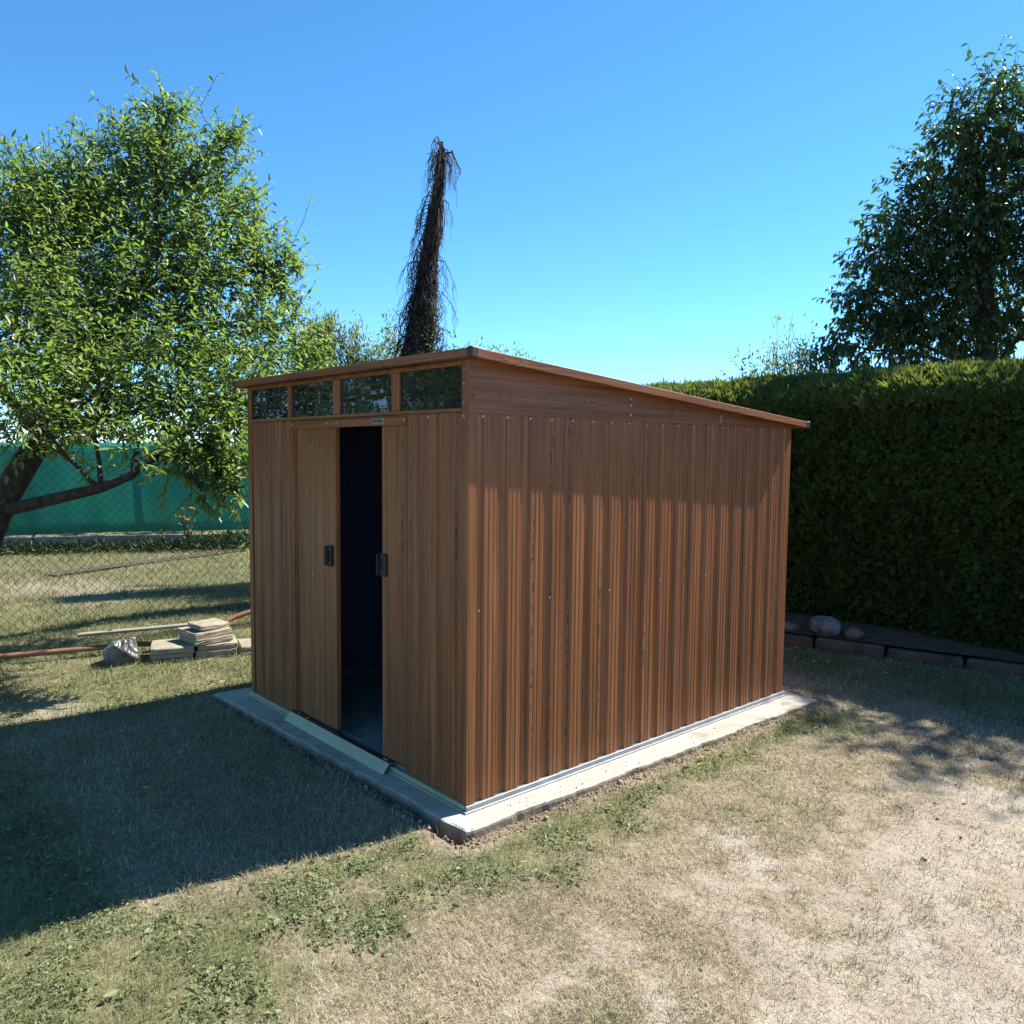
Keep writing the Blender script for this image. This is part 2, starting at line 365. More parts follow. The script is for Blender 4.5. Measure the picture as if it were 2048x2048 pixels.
def axis(f0, f1, step, c0, c1):
    a = list(np.arange(f0, f1 + 1e-6, step)); lo = []; s = step; x = f0
    while x > c0: s *= 1.22; x -= s; lo.append(x)
    hi = []; s = step; x = f1
    while x < c1: s *= 1.22; x += s; hi.append(x)
    return np.array(lo[::-1] + a + hi)
gx = axis(-3.6, 2.6, 0.026, -400, 400); gy = axis(-2.4, 4.6, 0.026, -400, 400)
GX, GY = np.meshgrid(gx, gy, indexing='ij'); px, py = GX.ravel(), GY.ravel()
pz = gheight(px, py)
nx, ny = len(gx), len(gy)
ii, jj = np.meshgrid(np.arange(nx-1), np.arange(ny-1), indexing='ij'); q = (ii*ny + jj).ravel()
g_faces = np.stack([q, q+ny, q+ny+1, q+1], 1)
ground = np_mesh('ground', np.stack([px, py, pz], 1), g_faces, GROUND, attrs={'soil': 1 - sstep(0.06, 0.20, slab_dist(px, py) + 0.10*(fbm(px, py, 6, 14) - 0.5)), 'bare': bareness(px, py), 'grn': greenness(px, py)}, smooth=True)
tag(ground, kind='structure')

# ------------------------------------------------------------------ concrete slab under the shed
def build_slab():
    c = [(-2.33, -0.178), (0.148, -0.120), (0.206, 2.66), (-2.30, 2.72)]
    loop = []
    for k in range(4):
        a = Vector(c[k] + (0,)); b = Vector(c[(k+1) % 4] + (0,)); n = int((b-a).length / 0.035)
        t = (b-a).normalized(); nrm = Vector((t.y, -t.x, 0))
        for i in range(n):
            p = a + (b-a)*i/n; j = (fbm(np.array(p.x*1.0), np.array(p.y*1.0), 9, 50+k) - 0.5)*0.028 + random.uniform(-0.0035, 0.0035)
            loop.append(p + nrm*float(j))
    n = len(loop); ctr = sum(loop, Vector())/n
    def ring(off, z, jz=0.0):
        return [(p.x + (ctr-p).normalized().x*off, p.y + (ctr-p).normalized().y*off, z + random.uniform(-jz, jz)) for p in loop]
    m = MB(); vs = ring(0.016, 0) + ring(0.004, -0.004, 0.002) + ring(0.0, -0.014, 0.003) + ring(0.004, -0.13)
    fs = [tuple(range(n))]
    for r in range(3):
        for i in range(n):
            i2 = (i+1) % n; fs.append((r*n+i, (r+1)*n+i, (r+1)*n+i2, r*n+i2))
    m.add(vs, fs[:1+n]); m.add([], [])
    for f in fs[1+n:]: m.f.append(f); m.m.append(1); m.sm.append(False)
    o = m.build('concrete_slab', [SLAB, SLABSIDE]); tag(o, kind='structure')
build_slab()

# ------------------------------------------------------------------ the shed
SH = empty('garden_shed', (-W/2, D/2, 0.0))
tag(SH, 'brown wood-look metal garden shed with half-open sliding doors on a concrete slab', 'shed')
PER = 0.1342; DEP = 0.0098
def profile(length, start=0.0):
    """(position along the wall, depth outwards) of a trapezoid sheet"""
    base = [(0.000, 0.0), (0.014, 0.0), (0.017, 0.0022), (0.021, 0.0022), (0.024, 0.0), (0.0425, 0.0), (0.0440, -0.0035), (0.0458, 0.0), (0.054, 1.0*DEP),
            (0.070, DEP), (0.0735, DEP-0.0022), (0.0775, DEP-0.0022), (0.081, DEP), (0.096, DEP), (0.0995, DEP-0.0022), (0.1035, DEP-0.0022), (0.107, DEP), (0.1225, DEP), (0.1305, 0.0), (0.1322, -0.0035), (0.1337, 0.0)]
    pts = []; k = 0
    while True:
        for a, d in base:
            u = start + k*PER + a
            if u >= length: break
            if u >= 0: pts.append((u, d))
        if start + (k+1)*PER >= length: break
        k += 1
    if pts[0][0] > 0.0005: pts.insert(0, (0.0, pts[0][1]))
    pts.append((length, pts[-1][1]))
    return pts
def sheet(name, u0, u1, z0, z1, place, mats, phase=0.0):
    """place(u, depth, z) -> world; outer foil + inner face"""
    pr = [(u0 + u, d) for u, d in profile(u1-u0, phase)]; n = len(pr)
    vs = [place(u, d, z) for z in (z0, z1) for u, d in pr] + [place(u, d - 0.0015, z) for z in (z0, z1) for u, d in pr]
    m = MB()
    o = [(i, i+1, n+i+1, n+i) for i in range(n-1)]; inn = [(2*n+i, 3*n+i, 3*n+i+1, 2*n+i+1) for i in range(n-1)]
    e = [(0, n, 3*n, 2*n), (n-1, 3*n-1, 4*n-1, 2*n-1)] + [(n+i, n+i+1, 3*n+i+1, 3*n+i) for i in range(n-1)] + [(i, 2*n+i, 2*n+i+1, i+1) for i in range(n-1)]
    m.add(vs, o + e, 0); m.add([], []) 
    nb = len(m.v); 
    for f in inn: m.f.append(f); m.m.append(1); m.sm.append(False)
    return m.build(name, mats, SH)
front = lambda u, d, z: (u, -d, z)
side = lambda u, d, z: (d, u, z)
lside = lambda u, d, z: (-W - d, u, z)
backw = lambda u, d, z: (u, D + d, z)
ZB = 0.027
# side wall in five overlapping sheets, left and back walls, two front sheets
edges = [0.034, 0.034+PER*4-0.010, 0.034+PER*8-0.010, 0.034+PER*12-0.010, 0.034+PER*16-0.010, D-0.03]
for i in range(5):
    e0 = edges[i]; ph = 0.034 - e0 - 0.007
    while ph + PER < 0: ph += PER
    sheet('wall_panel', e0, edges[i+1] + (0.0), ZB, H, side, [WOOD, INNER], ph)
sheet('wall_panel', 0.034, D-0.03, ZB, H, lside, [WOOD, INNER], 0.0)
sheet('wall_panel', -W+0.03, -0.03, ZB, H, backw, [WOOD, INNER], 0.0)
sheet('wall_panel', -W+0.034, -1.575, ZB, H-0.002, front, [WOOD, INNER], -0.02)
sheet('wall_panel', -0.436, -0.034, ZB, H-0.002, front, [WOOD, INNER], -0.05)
def part(name, mat, *boxes, bevel=0.0, parent=None):
    m = MB()
    for b in boxes: m.box(*b)
    return m.build(name, mat, parent or SH, bevel)
# corner posts (folded angle: two flanges), near, left, far right, far left
for cx, cy, sx, sy in ((0, 0, 1, -1), (-W, 0, -1, -1), (0, D, 1, 1), (-W, D, -1, 1)):
    X = lambda a, b: (min(cx+sx*a, cx+sx*b), max(cx+sx*a, cx+sx*b)); Y = lambda a, b: (min(cy+sy*a, cy+sy*b), max(cy+sy*a, cy+sy*b))
    e = 0.0105
    m = MB(); m.box(*X(-0.036, e), *Y(0.0, e), ZB+0.002, H+ (0.222 if cy == 0 else -0.004)); m.box(*X(0.0, e), *Y(-0.036, 0.0), ZB+0.002, H+(0.222 if cy == 0 else -0.004))
    m.build('corner_post', WOOD, SH, 0.0015)
# base rail, stepped galvanised channel all round
o_ = 0.030
def rail(name, x0, x1, y0, y1):
    return part(name, GALV, (x0, x1, y0, y1, 0.001, 0.013), bevel=0.002)
part('base_rail', GALV, (0.0, 0.030, -0.030, D+0.03, 0.001, 0.008), (0.0, 0.0185, -0.0165, D+0.015, 0.0085, 0.0275), bevel=0.0015)
part('base_rail', FILM, (-W-0.03, 0.0, -0.028, 0.0, 0.001, 0.008), (-W-0.02, 0.0, -0.0165, 0.0, 0.0085, 0.0275), bevel=0.0015)
part('base_rail', GALV, (-W-0.03, -W, 0.002, D+0.03, 0.001, 0.034), bevel=0.0015)
part('base_rail', GALV, (-W, 0.0, D, D+0.03, 0.001, 0.034), bevel=0.0015)
# gable strips above the side walls: two sheets each, the second lapped over the first
def roof_z(y): return 1.913 - 0.0790*(y + 0.065)
RZ = roof_z
def gable(xo, y0, y1, lap, s):
    m = MB(); t = 0.003; xa, xb = xo + s*(0.009 + lap), xo + s*(0.009 + lap - t); z0 = H - 0.006; roof_z = lambda y: RZ(y) + 0.019
    vs = [(xa, y0, z0), (xa, y1, z0), (xa, y1, max(roof_z(y1), z0+0.003)), (xa, y0, roof_z(y0)), (xb, y0, z0), (xb, y1, z0), (xb, y1, max(roof_z(y1), z0+0.003)), (xb, y0, roof_z(y0))]
    m.add(vs, [(0,1,2,3), (7,6,5,4), (0,4,5,1), (1,5,6,2), (2,6,7,3), (3,7,4,0)])
    return m.build('gable_panel', WOOD_H, SH)
for xo, s in ((0.0, 1), (-W, -1)):
    gable(xo, -0.008, 1.352, 0.003, s); gable(xo, 1.346, D, 0.0062, s)
# front upper frame with four smoked panes
part('window_sill', TRIM, (-W+0.036, -0.036, -0.016, 0.012, H, H+0.016), bevel=0.002)
part('window_head', TRIM, (-W+0.036, -0.036, -0.014, 0.012, 1.891, 1.913), bevel=0.002)
for x0, x1 in ((-W-0.0, -W+0.026), (-1.608, -1.570), (-1.102, -1.034), (-0.560, -0.498), (-0.034, -0.012)):
    part('window_mullion', WOOD, (x0, x1, -0.0125, 0.010, H+0.0162, 1.8908), bevel=0.002)
for x0, x1 in ((-W+0.02, -1.60), (-1.578, -1.095), (-1.04, -0.553), (-0.505, -0.022)):
    part('window_pane', PANE, (x0, x1, -0.001, 0.004, H+0.010, 1.898))
# roof: sheet + fascia + plastic corner caps
def build_roof():
    x0, x1, y0, y1 = -W-0.080, 0.100, -0.065, 2.625; t = 0.036
    m = MB()
    zc = lambda y, a: roof_z(y) + a
    xa, xb, ya, yb = x0+0.006, x1-0.006, y0+0.006, y1-0.006
    pr = profile(xb-xa, 0.01); n = len(pr)
    vs = [(xa+u, y, zc(y, t-0.012) + d) for y in (ya, yb) for u, d in pr] + [(xa+u, y, zc(y, t-0.0140) + d) for y in (ya, yb) for u, d in pr]
    m.add(vs, [(i, i+1, n+i+1, n+i) for i in range(n-1)] + [(2*n+i, 3*n+i, 3*n+i+1, 2*n+i+1) for i in range(n-1)])
    r = m.build('roof', WOOD_H, SH)
    def bar(xa, xb, ya, yb):
        mm = MB(); vs = []
        for y in (ya, yb):
            for x in (xa, xb): vs += [(x, y, zc(y, 0)), (x, y, zc(y, t))]
        # 0:(xa,ya,b)1:(xa,ya,t)2:(xb,ya,b)3:(xb,ya,t)4:(xa,yb,b)5 6 7
        mm.add(vs, [(0,2,3,1), (2,6,7,3), (6,4,5,7), (4,0,1,5), (1,3,7,5), (0,4,6,2)]); mm.build('fascia', TRIM, r, 0.0012)
    bar(x1-0.022, x1, y0+0.03, y1-0.02); bar(x0, x0+0.022, y0+0.03, y1-0.02)
    bar(x0+0.03, x1-0.03, y0, y0+0.022); bar(x0+0.03, x1-0.03, y1-0.022, y1)
    for cx, cy, sx, sy in ((x1, y0, -1, 1), (x0, y0, 1, 1), (x1, y1, -1, -1), (x0, y1, 1, -1)):
        mm = MB(); e = 0.003; a, b = 0.034, 0.026
        X = sorted((cx - sx*e, cx + sx*a)); Yv = sorted((cy - sy*e, cy + sy*a))
        vs = []
        for y in Yv:
            for x in X: vs += [(x, y, zc(y, -0.003)), (x, y, zc(y, t+0.005))]
        mm.add(vs, [(0,2,3,1), (2,6,7,3), (6,4,5,7), (4,0,1,5), (1,3,7,5), (0,4,6,2)])
        mm.build('corner_cap', BROWNP, r, 0.005)
    # soffit board between wall and roof along the front
    part('soffit', TRIM, (-W-0.05, 0.05, -0.042, -0.018, 1.9125, 1.917))
build_roof()
# door head track, jambs
part('door_track', TRIM, (-1.563, -0.437, -0.019, 0.006, 1.652, 1.690), (-1.563, -0.437, -0.010, 0.006, 1.6905, 1.6985), bevel=0.0015)
part('door_jamb', WOOD, (-1.574, -1.556, -0.009, 0.03, 0.036, 1.651), bevel=0.001)
part('door_jamb', WOOD, (-1.556, -1.535, 0.0, 0.03, 0.036, 1.651))
part('door_jamb', WOOD, (-0.447, -0.4365, -0.012, 0.0035, 0.036, 1.651), bevel=0.001)
part('floor_track', GALV, (-1.62, -0.40, 0.000, 0.075, 0.002, 0.024), (-1.62, -0.40, 0.012, 0.017, 0.024, 0.040), (-1.62, -0.40, 0.045, 0.050, 0.024, 0.040), bevel=0.001)
# threshold ramp: filmed sheet folded over the rail
m = MB(); xa, xb = -1.585, -0.555
prof = [(0.004, 0.044), (-0.030, 0.046), (-0.064, 0.003), (-0.0665, 0.0015), (-0.0315, 0.0435), (0.004, 0.0415)]
n = len(prof); vs = [(xa, y, z) for y, z in prof] + [(xb, y, z) for y, z in prof]
m.add(vs, [(i, i+1, n+i+1, n+i) for i in range(n-1)] + [(n-1, 0, n, 2*n-1)] + [tuple(reversed(range(n))), tuple(range(n, 2*n))])
m.build('threshold_ramp', FILM, SH)
part('threshold_cap', BROWNP, (xa+0.002, xb-0.002, -0.028, 0.003, 0.0465, 0.0490))
# sliding doors
def door(x0, x1, yf, ret):
    d = part('door', [WOOD_D], (x0, x1, yf, yf+0.003, 0.052, 1.664), (x0+0.0 if ret < 0 else x1-0.003, x0+0.003 if ret < 0 else x1, yf+0.0032, yf+0.026, 0.052, 1.664),
             (x1-0.003 if ret < 0 else x0, x1 if ret < 0 else x0+0.003, yf+0.0032, yf+0.026, 0.052, 1.664), bevel=0.0006)
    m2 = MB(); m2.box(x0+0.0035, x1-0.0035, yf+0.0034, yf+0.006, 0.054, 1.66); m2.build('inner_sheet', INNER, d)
    for k in range(3):      # pressed vertical beads
        xc = x0 + (x1-x0)*(0.22+0.28*k)
        m3 = MB(); m3.tube([(xc, yf+0.0012, 0.07), (xc, yf+0.0012, 1.64)], 0.0022, 6); m3.build('bead', WOOD_D, d)
    return d
d1 = door(-1.66, -1.110, 0.006, 1); d2 = door(-0.664, -0.10, 0.004, -1)
def handle(d, x0, x1, z0, z1, lip):
    m = MB()
    y0 = 0.004
    h = MB(); zc = 0.012
    # faceted grip: chamfered plate plus a raised pull rib
    out = [(x0, z0+zc), (x0+zc, z0), (x1, z0), (x1, z1), (x0+zc, z1), (x0, z1-zc)] if lip > 0 else [(x0, z0), (x1-zc, z0), (x1, z0+zc), (x1, z1-zc), (x1-zc, z1), (x0, z1)]
    n = len(out); vs = [(x, y0, z) for x, z in out] + [(x, y0-0.012, z) for x, z in out]
    h.add(vs, [tuple(range(n, 2*n)), tuple(reversed(range(n)))] + [(i, (i+1) % n, n+(i+1) % n, n+i) for i in range(n)])
    xr = (x0+0.002, x0+0.018) if lip > 0 else (x0-0.006, x0-0.001)
    h.box(xr[0], xr[1], y0-0.030, y0-0.0125, z0+0.004, z1-0.004, 1)
    for zz in (z0+0.02, z1-0.02):
        xc = (x0+x1)/2 + 0.008*lip; h.tube([(xc, y0-0.0122, zz), (xc, y0-0.0145, zz)], 0.0042, 8, 2)
    h.build('handle', [BLACKP, BROWNP if lip > 0 else BLACKP, SCREW], d)
handle(d1, -1.188, -1.136, 0.926, 1.036, 1); handle(d2, -0.664, -0.618, 0.934, 1.046, -1)
# screws
smesh = None
SIDE_PROF = sum([[(edges[i] + u, d) for u, d in profile(edges[i+1]-edges[i], [p_ for p_ in [0.034-edges[i]-0.007+PER*k for k in range(0, 30)] if p_ + PER >= 0][0])] for i in range(5)], [])
def sdepth(y): return float(np.interp(y, [a for a, _ in SIDE_PROF], [b for _, b in SIDE_PROF]))
def screw(p, nrm):
    global smesh
    if nrm[0] == 1 and p[2] < 1.69: p = (sdepth(p[1]) + 0.0003, p[1], p[2])
    if smesh is None:
        bm = bmesh.new()
        for r0, r1, z0, z1, sg in ((0.0062, 0.0062, 0.0, 0.0012, 10), (0.0042, 0.0038, 0.0012, 0.0046, 6)):
            a = [bm.verts.new((r0*math.cos(2*math.pi*k/sg), r0*math.sin(2*math.pi*k/sg), z0)) for k in range(sg)]
            b = [bm.verts.new((r1*math.cos(2*math.pi*k/sg), r1*math.sin(2*math.pi*k/sg), z1)) for k in range(sg)]
            for k in range(sg): bm.faces.new((a[k], a[(k+1) % sg], b[(k+1) % sg], b[k]))
            bm.faces.new(b)
        smesh = bpy.data.meshes.new('screw'); bm.to_mesh(smesh); bm.free(); smesh.materials.append(SCREW)
    o = bpy.data.objects.new('screw', smesh); COL.objects.link(o); o.parent = SH
    o.location = Vector(p) - wloc(SH); o.rotation_euler = Vector(nrm).to_track_quat('Z', 'Y').to_euler()
for i in range(19): screw((0.0003, 0.034 + 0.041 + PER*i if i else 0.074, 1.682), (1, 0, 0))
for y, z in ((0.06, 0.86), (0.478, 0.872), (0.884, 0.862), (1.286, 0.868), (1.69, 0.86), (2.09, 0.864)): screw((0.0003, y+0.0, z), (1, 0, 0))
for y, l in ((1.015, 0.003), (1.788, 0.0062)):
    for k in range(3): screw((0.0092+l, y, 1.712 + (roof_z(y)-1.732)*(0.12, 0.62, 0.95)[k]), (1, 0, 0))
for x in (-0.40, -0.27, -0.135): screw((x, -0.0003 if x != -0.27 else -0.0087, 1.684), (0, -1, 0))
for z in (1.682, 1.735, 1.815, 1.875): screw((-0.018, -0.0107, z), (0, -1, 0))
for x in (-1.55, -1.15, -1.05, -0.445): screw((x, -0.0192, 1.675), (0, -1, 0))
for x, z in ((-0.43, 0.72), (-0.40, 0.075), (-0.30, 0.06), (-0.2, 0.055), (-1.70, 0.86)): screw((x, -0.0003, z), (0, -1, 0))
for x, z in ((-1.36, 1.55), (-1.36, 0.86), (-1.36, 0.12)): screw((x, 0.0058, z), (0, -1, 0))
for x in (-1.50, -1.40, -0.62, -0.60): screw((x, -0.016, 0.0491), (0, 0, 1))
# name plate
np_ = part('name_plate', PLATE, (-0.708, -0.606, -0.0222, -0.0192, 1.660, 1.688), bevel=0.0006)
fc = bpy.data.curves.new('lettering', 'FONT'); fc.body = 'BESTBERG'; fc.size = 0.0195; fc.align_x = 'CENTER'; fc.align_y = 'CENTER'; fc.extrude = 0.0003; fc.offset = 0.0004
fo = bpy.data.objects.new('lettering_curve', fc); COL.objects.link(fo)
bpy.context.view_layer.update()
tm = bpy.data.meshes.new_from_object(fo.evaluated_get(bpy.context.evaluated_depsgraph_get()))
bpy.data.objects.remove(fo, do_unlink=True)
tm.materials.clear(); lt = link('lettering', tm, INK, np_)
lt.location = Vector((-0.657, -0.0226, 1.6735)) - wloc(np_); lt.rotation_euler = (math.pi/2, 0, 0); lt.scale = (0.93, 1, 1)

# ------------------------------------------------------------------ foliage machinery
def leaf_arrays(pos, dirv, nrm, ln, wd, fold=0.25, curl=0.15):
    """six-vertex folded leaves; returns verts, quad faces, leaf index per vertex"""
    n = len(pos); dirv = dirv/np.linalg.norm(dirv, axis=1, keepdims=True)
    sidev = np.cross(dirv, nrm); sidev /= np.linalg.norm(sidev, axis=1, keepdims=True)+1e-9
    nn = np.cross(sidev, dirv); L = ln[:, None]; Wd = wd[:, None]
    b = pos; t = pos + dirv*L - nn*L*curl
    def sp(f, w): return pos + dirv*L*f + sidev*Wd*w + nn*(np.abs(Wd*w)*fold*2 - L*curl*f*f)
    v = np.stack([b, sp(0.28, 0.42), sp(0.66, 0.36), t, sp(0.66, -0.36), sp(0.28, -0.42)], 1).reshape(-1, 3)
    k = np.arange(n)[:, None]*6
    f = np.concatenate([k + np.array([[0, 1, 2, 3]]), k + np.array([[0, 3, 4, 5]])])
    return v, f
def unit(v): return v/(np.linalg.norm(v, axis=-1, keepdims=True)+1e-9)
def tube_batch(P, R, sides=3):
    """P (n,k,3) polylines, R (n,k) radii -> verts, quads"""
    n, k, _ = P.shape; T = unit(np.gradient(P, axis=1)); ref = np.array([0.37, 0.21, 0.3])
    A = unit(np.cross(T, ref)); B = np.cross(T, A)
    an = 2*np.pi*np.arange(sides)/sides
    V = P[:, :, None, :] + R[:, :, None, None]*(A[:, :, None, :]*np.cos(an)[None, None, :, None] + B[:, :, None, :]*np.sin(an)[None, None, :, None])
    base = (np.arange(n)*k*sides)[:, None, None] + (np.arange(k-1)*sides)[None, :, None] + np.arange(sides)[None, None, :]
    nxt = (np.arange(n)*k*sides)[:, None, None] + (np.arange(k-1)*sides)[None, :, None] + ((np.arange(sides)+1) % sides)[None, None, :]
    F = np.stack([base, base+sides, nxt+sides, nxt], -1).reshape(-1, 4)
    return V.reshape(-1, 3), F
def crown(name, clusters, mat, parent, dens, tl, leafl, leafw, per, up=0.6, outw=0.6, droop=0.25, seed=1, twigr=0.003, spread=0.8, rnd_hi=0.02, shoots=0.0, inset=1.0):
    r = np.random.default_rng(seed); P0 = []; DR = []; LN = []
    for c in clusters:
        cx, cy, cz, rr = c[:4]; d = c[4] if len(c) > 4 else 1.0
        n = max(6, int(dens*d*rr**2))
        o = unit(r.normal(size=(n, 3))); rad = rr*inset*r.random(n)**(1/2.4)
        P0.append(np.array([cx, cy, cz]) + o*rad[:, None]*0.92)
        DR.append(unit(o*outw + np.array([0, 0, up]) + r.normal(size=(n, 3))*0.45))
        LN.append(tl*(0.55 + 0.75*r.random(n))*min(1.0, 0.45+rr*1.6)*np.where(r.random(n) < shoots, 1.9, 1.0))
    P0 = np.concatenate(P0); DR = np.concatenate(DR); LN = np.concatenate(LN); n = len(P0)
    k = 4; t = np.linspace(0, 1, k); bend = unit(r.normal(size=(n, 3)))*0.16 + np.array([0, 0, 0.10])
    P = P0[:, None, :] + DR[:, None, :]*LN[:, None, None]*t[None, :, None] + bend[:, None, :]*(LN[:, None, None]*(t**2)[None, :, None])
    V, F = tube_batch(P, np.full((n, k), twigr)*np.linspace(1.3, 0.5, k)[None, :])
    tw = np_mesh('twigs', V, F, TWIG, parent); tw['kind'] = 'stuff'
    tt = (np.arange(per)+0.6)/per; tt = np.clip(tt[None, :] + r.uniform(-0.05, 0.05, (n, per)), 0.02, 1.0)
    pos = P0[:, None, :] + DR[:, None, :]*LN[:, None, None]*tt[:, :, None] + bend[:, None, :]*(LN[:, None, None]*(tt**2)[:, :, None])
    sd = unit(np.cross(DR, r.normal(size=(n, 3))))
    ang = (np.arange(per)*2.4)[None, :] + r.uniform(0, 6.28, (n, 1)); sd2 = np.cross(DR, sd)
    rad_dir = sd[:, None, :]*np.cos(ang)[:, :, None] + sd2[:, None, :]*np.sin(ang)[:, :, None]
    ld = unit(DR[:, None, :]*0.65 + rad_dir*spread + np.array([0, 0, -droop]) + r.normal(size=(n, per, 3))*0.18)
    nr = unit(np.cross(np.cross(ld, np.array([0, 0, 1.0])), ld) + r.normal(size=ld.shape)*0.45 + 1e-4)
    m_ = n*per; sc = 0.45 + 0.80*r.random(m_)
    V, F = leaf_arrays(pos.reshape(-1, 3), ld.reshape(-1, 3), nr.reshape(-1, 3), leafl*sc, leafw*sc, 0.22, 0.12)
    rv = np.clip(r.random(m_)*0.72 + 0.12*vnoise(pos.reshape(-1, 3)[:, 0]*4, pos.reshape(-1, 3)[:, 2]*4, seed), 0, 0.85)
    rv = np.where(r.random(m_) < rnd_hi, 1.0, rv)
    lv = np_mesh(name, V, F, mat, parent, attrs={'rnd': np.repeat(rv, 6)})
    lv['kind'] = 'stuff'
    return lv
def bez(a, b, c, n=8):
    a, b, c = Vector(a), Vector(b), Vector(c); return [a*(1-t)**2 + b*2*t*(1-t) + c*t*t for t in [i/(n-1) for i in range(n)]]
def wig(pts, amp, seed):
    r = random.Random(seed); return [p + Vector((r.uniform(-1, 1), r.uniform(-1, 1), r.uniform(-1, 1)))*amp*(0 if i == 0 else 1) for i, p in enumerate(pts)]
def skeleton(root, trunk, trad, clusters, mat, rmin=0.006, r0=0.035, seed=3, subs=4, bough=None):
    m = MB(); m.tube(trunk, trad, 10); m.build('trunk', mat, root)
    rr = random.Random(seed); T = [Vector(p) for p in trunk]
    m = MB()
    for i, c in enumerate(clusters):
        e = Vector(c[:3]); best = None
        for k in range(len(T)):
            if k >= len(T)//3 and (T[k].z < e.z - 0.15 or k == len(T)//3): 
                cost = (T[k]-e).length + (0 if T[k].z < e.z else 0.6)
                if best is None or cost < best[0]: best = (cost, k)
        a = T[best[1]]; mid = (a+e)/2 + Vector((rr.uniform(-.1, .1), rr.uniform(-.1, .1), 0.12*(e-a).length + rr.uniform(-.05, .1)))
        if bough is not None and e.z < 1.85:
            a = min((Vector(q) for q in bough), key=lambda q: (q-e).length); mid = (a+e)/2 + Vector((0, 0, 0.05))
        L = (e-a).length; rad0 = min(r0, 0.010 + 0.014*L); pts = wig(bez(a, mid, e, 9), 0.018, seed*100+i)
        m.tube(pts, [rad0 + (rmin-rad0)*k/8 for k in range(9)], 6)
        for s_ in range(subs):
            st = pts[rr.randint(4, 8)]; d = Vector((rr.gauss(0, 1), rr.gauss(0, 1), rr.gauss(0.5, 0.8))).normalized()*c[3]*rr.uniform(0.6, 1.05)
            en = e + d; m.tube(wig(bez(st, (st+en)/2 + Vector((0, 0, -0.04)), en, 6), 0.012, i*31+s_), [0.0075, 0.0065, 0.0055, 0.0045, 0.0035, 0.0025], 4)
    return m.build('limbs', mat, root)

# ------------------------------------------------------------------ fruit tree left of the shed
LT = [(-4.48,0.36,4.32,0.14,2.4),(-4.56,0.36,4.12,0.22),(-4.03,0.66,4.02,0.13,2.4),(-4.17,0.53,3.79,0.25),(-4.63,0.20,4.08,0.21),(-4.50,0.28,3.72,0.44),(-4.03,0.54,3.50,0.34),(-3.99,0.76,3.32,0.25),(-4.27,0.11,3.18,0.46),(-3.76,0.42,3.02,0.42),(-3.78,0.89,3.01,0.19,2.4),(-3.61,0.99,3.06,0.08,2.4),(-3.78,0.96,2.87,0.14,2.4),(-3.78,0.02,2.56,0.49),(-3.61,0.48,2.52,0.45),(-3.98,1.12,2.58,0.24),(-3.27,-0.16,2.00,0.43),(-3.31,0.31,2.04,0.42),(-4.03,1.12,2.27,0.29),(-4.25,1.54,2.37,0.20),(-2.89,0.06,1.63,0.27),(-3.00,-0.25,1.70,0.27),(-2.67,0.07,1.39,0.16),(-2.65,0.10,1.24,0.08),(-2.66,-0.19,1.34,0.07),(-2.63,-0.12,1.27,0.05),(-2.46,-0.54,1.52,0.09),(-4.60,-0.10,3.62,0.45),(-4.46,-0.50,3.06,0.68),(-3.92,-0.39,2.41,0.58),(-3.64,-0.86,2.23,0.55),(-3.21,-0.65,1.83,0.44),(-2.90,-1.07,1.67,0.33),(-4.52,-0.50,3.40,0.40),(-4.35,-0.87,2.94,0.52),(-2.5,-1.65,2.0,0.30),(-3.0,-1.45,2.02,0.33),(-2.9,-1.9,2.4,0.38),(-2.98,0.28,1.86,0.26),(-2.76,0.14,1.60,0.22),(-2.85,-0.1,1.45,0.17),(-2.74,0.02,1.40,0.18),(-2.70,-0.30,1.46,0.14),(-2.62,0.05,1.29,0.11,2.0)]
FT = empty('fruit_tree', (-3.55, -1.32, GZ))
tag(FT, 'leafy green fruit tree with glossy leaves hanging over the wire fence left of the shed', 'tree')
trunkL = wig([Vector(p) for p in ((-3.55,-1.32,GZ-0.03),(-3.56,-1.28,0.4),(-3.62,-1.2,0.85),(-3.68,-1.05,1.2),(-3.72,-0.8,1.6),(-3.8,-0.5,2.1),(-3.86,-0.15,2.65),(-4.0,0.1,3.1),(-4.2,0.15,3.5))], 0.01, 2)
BOUGH = wig([Vector(p) for p in ((-3.66,-1.1,1.1),(-3.2,-0.85,1.2),(-2.85,-0.66,1.28),(-2.67,-0.55,1.37),(-2.73,-0.38,1.47),(-2.78,-0.2,1.50),(-2.86,0.0,1.56),(-2.95,0.2,1.66))], 0.008, 5)
skeleton(FT, trunkL, [0.125,0.11,0.10,0.092,0.080,0.066,0.052,0.036,0.020], LT, BARK, bough=BOUGH)
m = MB(); m.tube(BOUGH, [0.045,0.038,0.033,0.028,0.024,0.019,0.013,0.008], 8)
m.build('bough', BARK, FT)
crown('crown', LT, PLUM, FT, 700, 0.33, 0.062, 0.025, 14, up=0.55, outw=0.75, droop=0.30, seed=5, rnd_hi=0.02, shoots=0.035, inset=0.74)

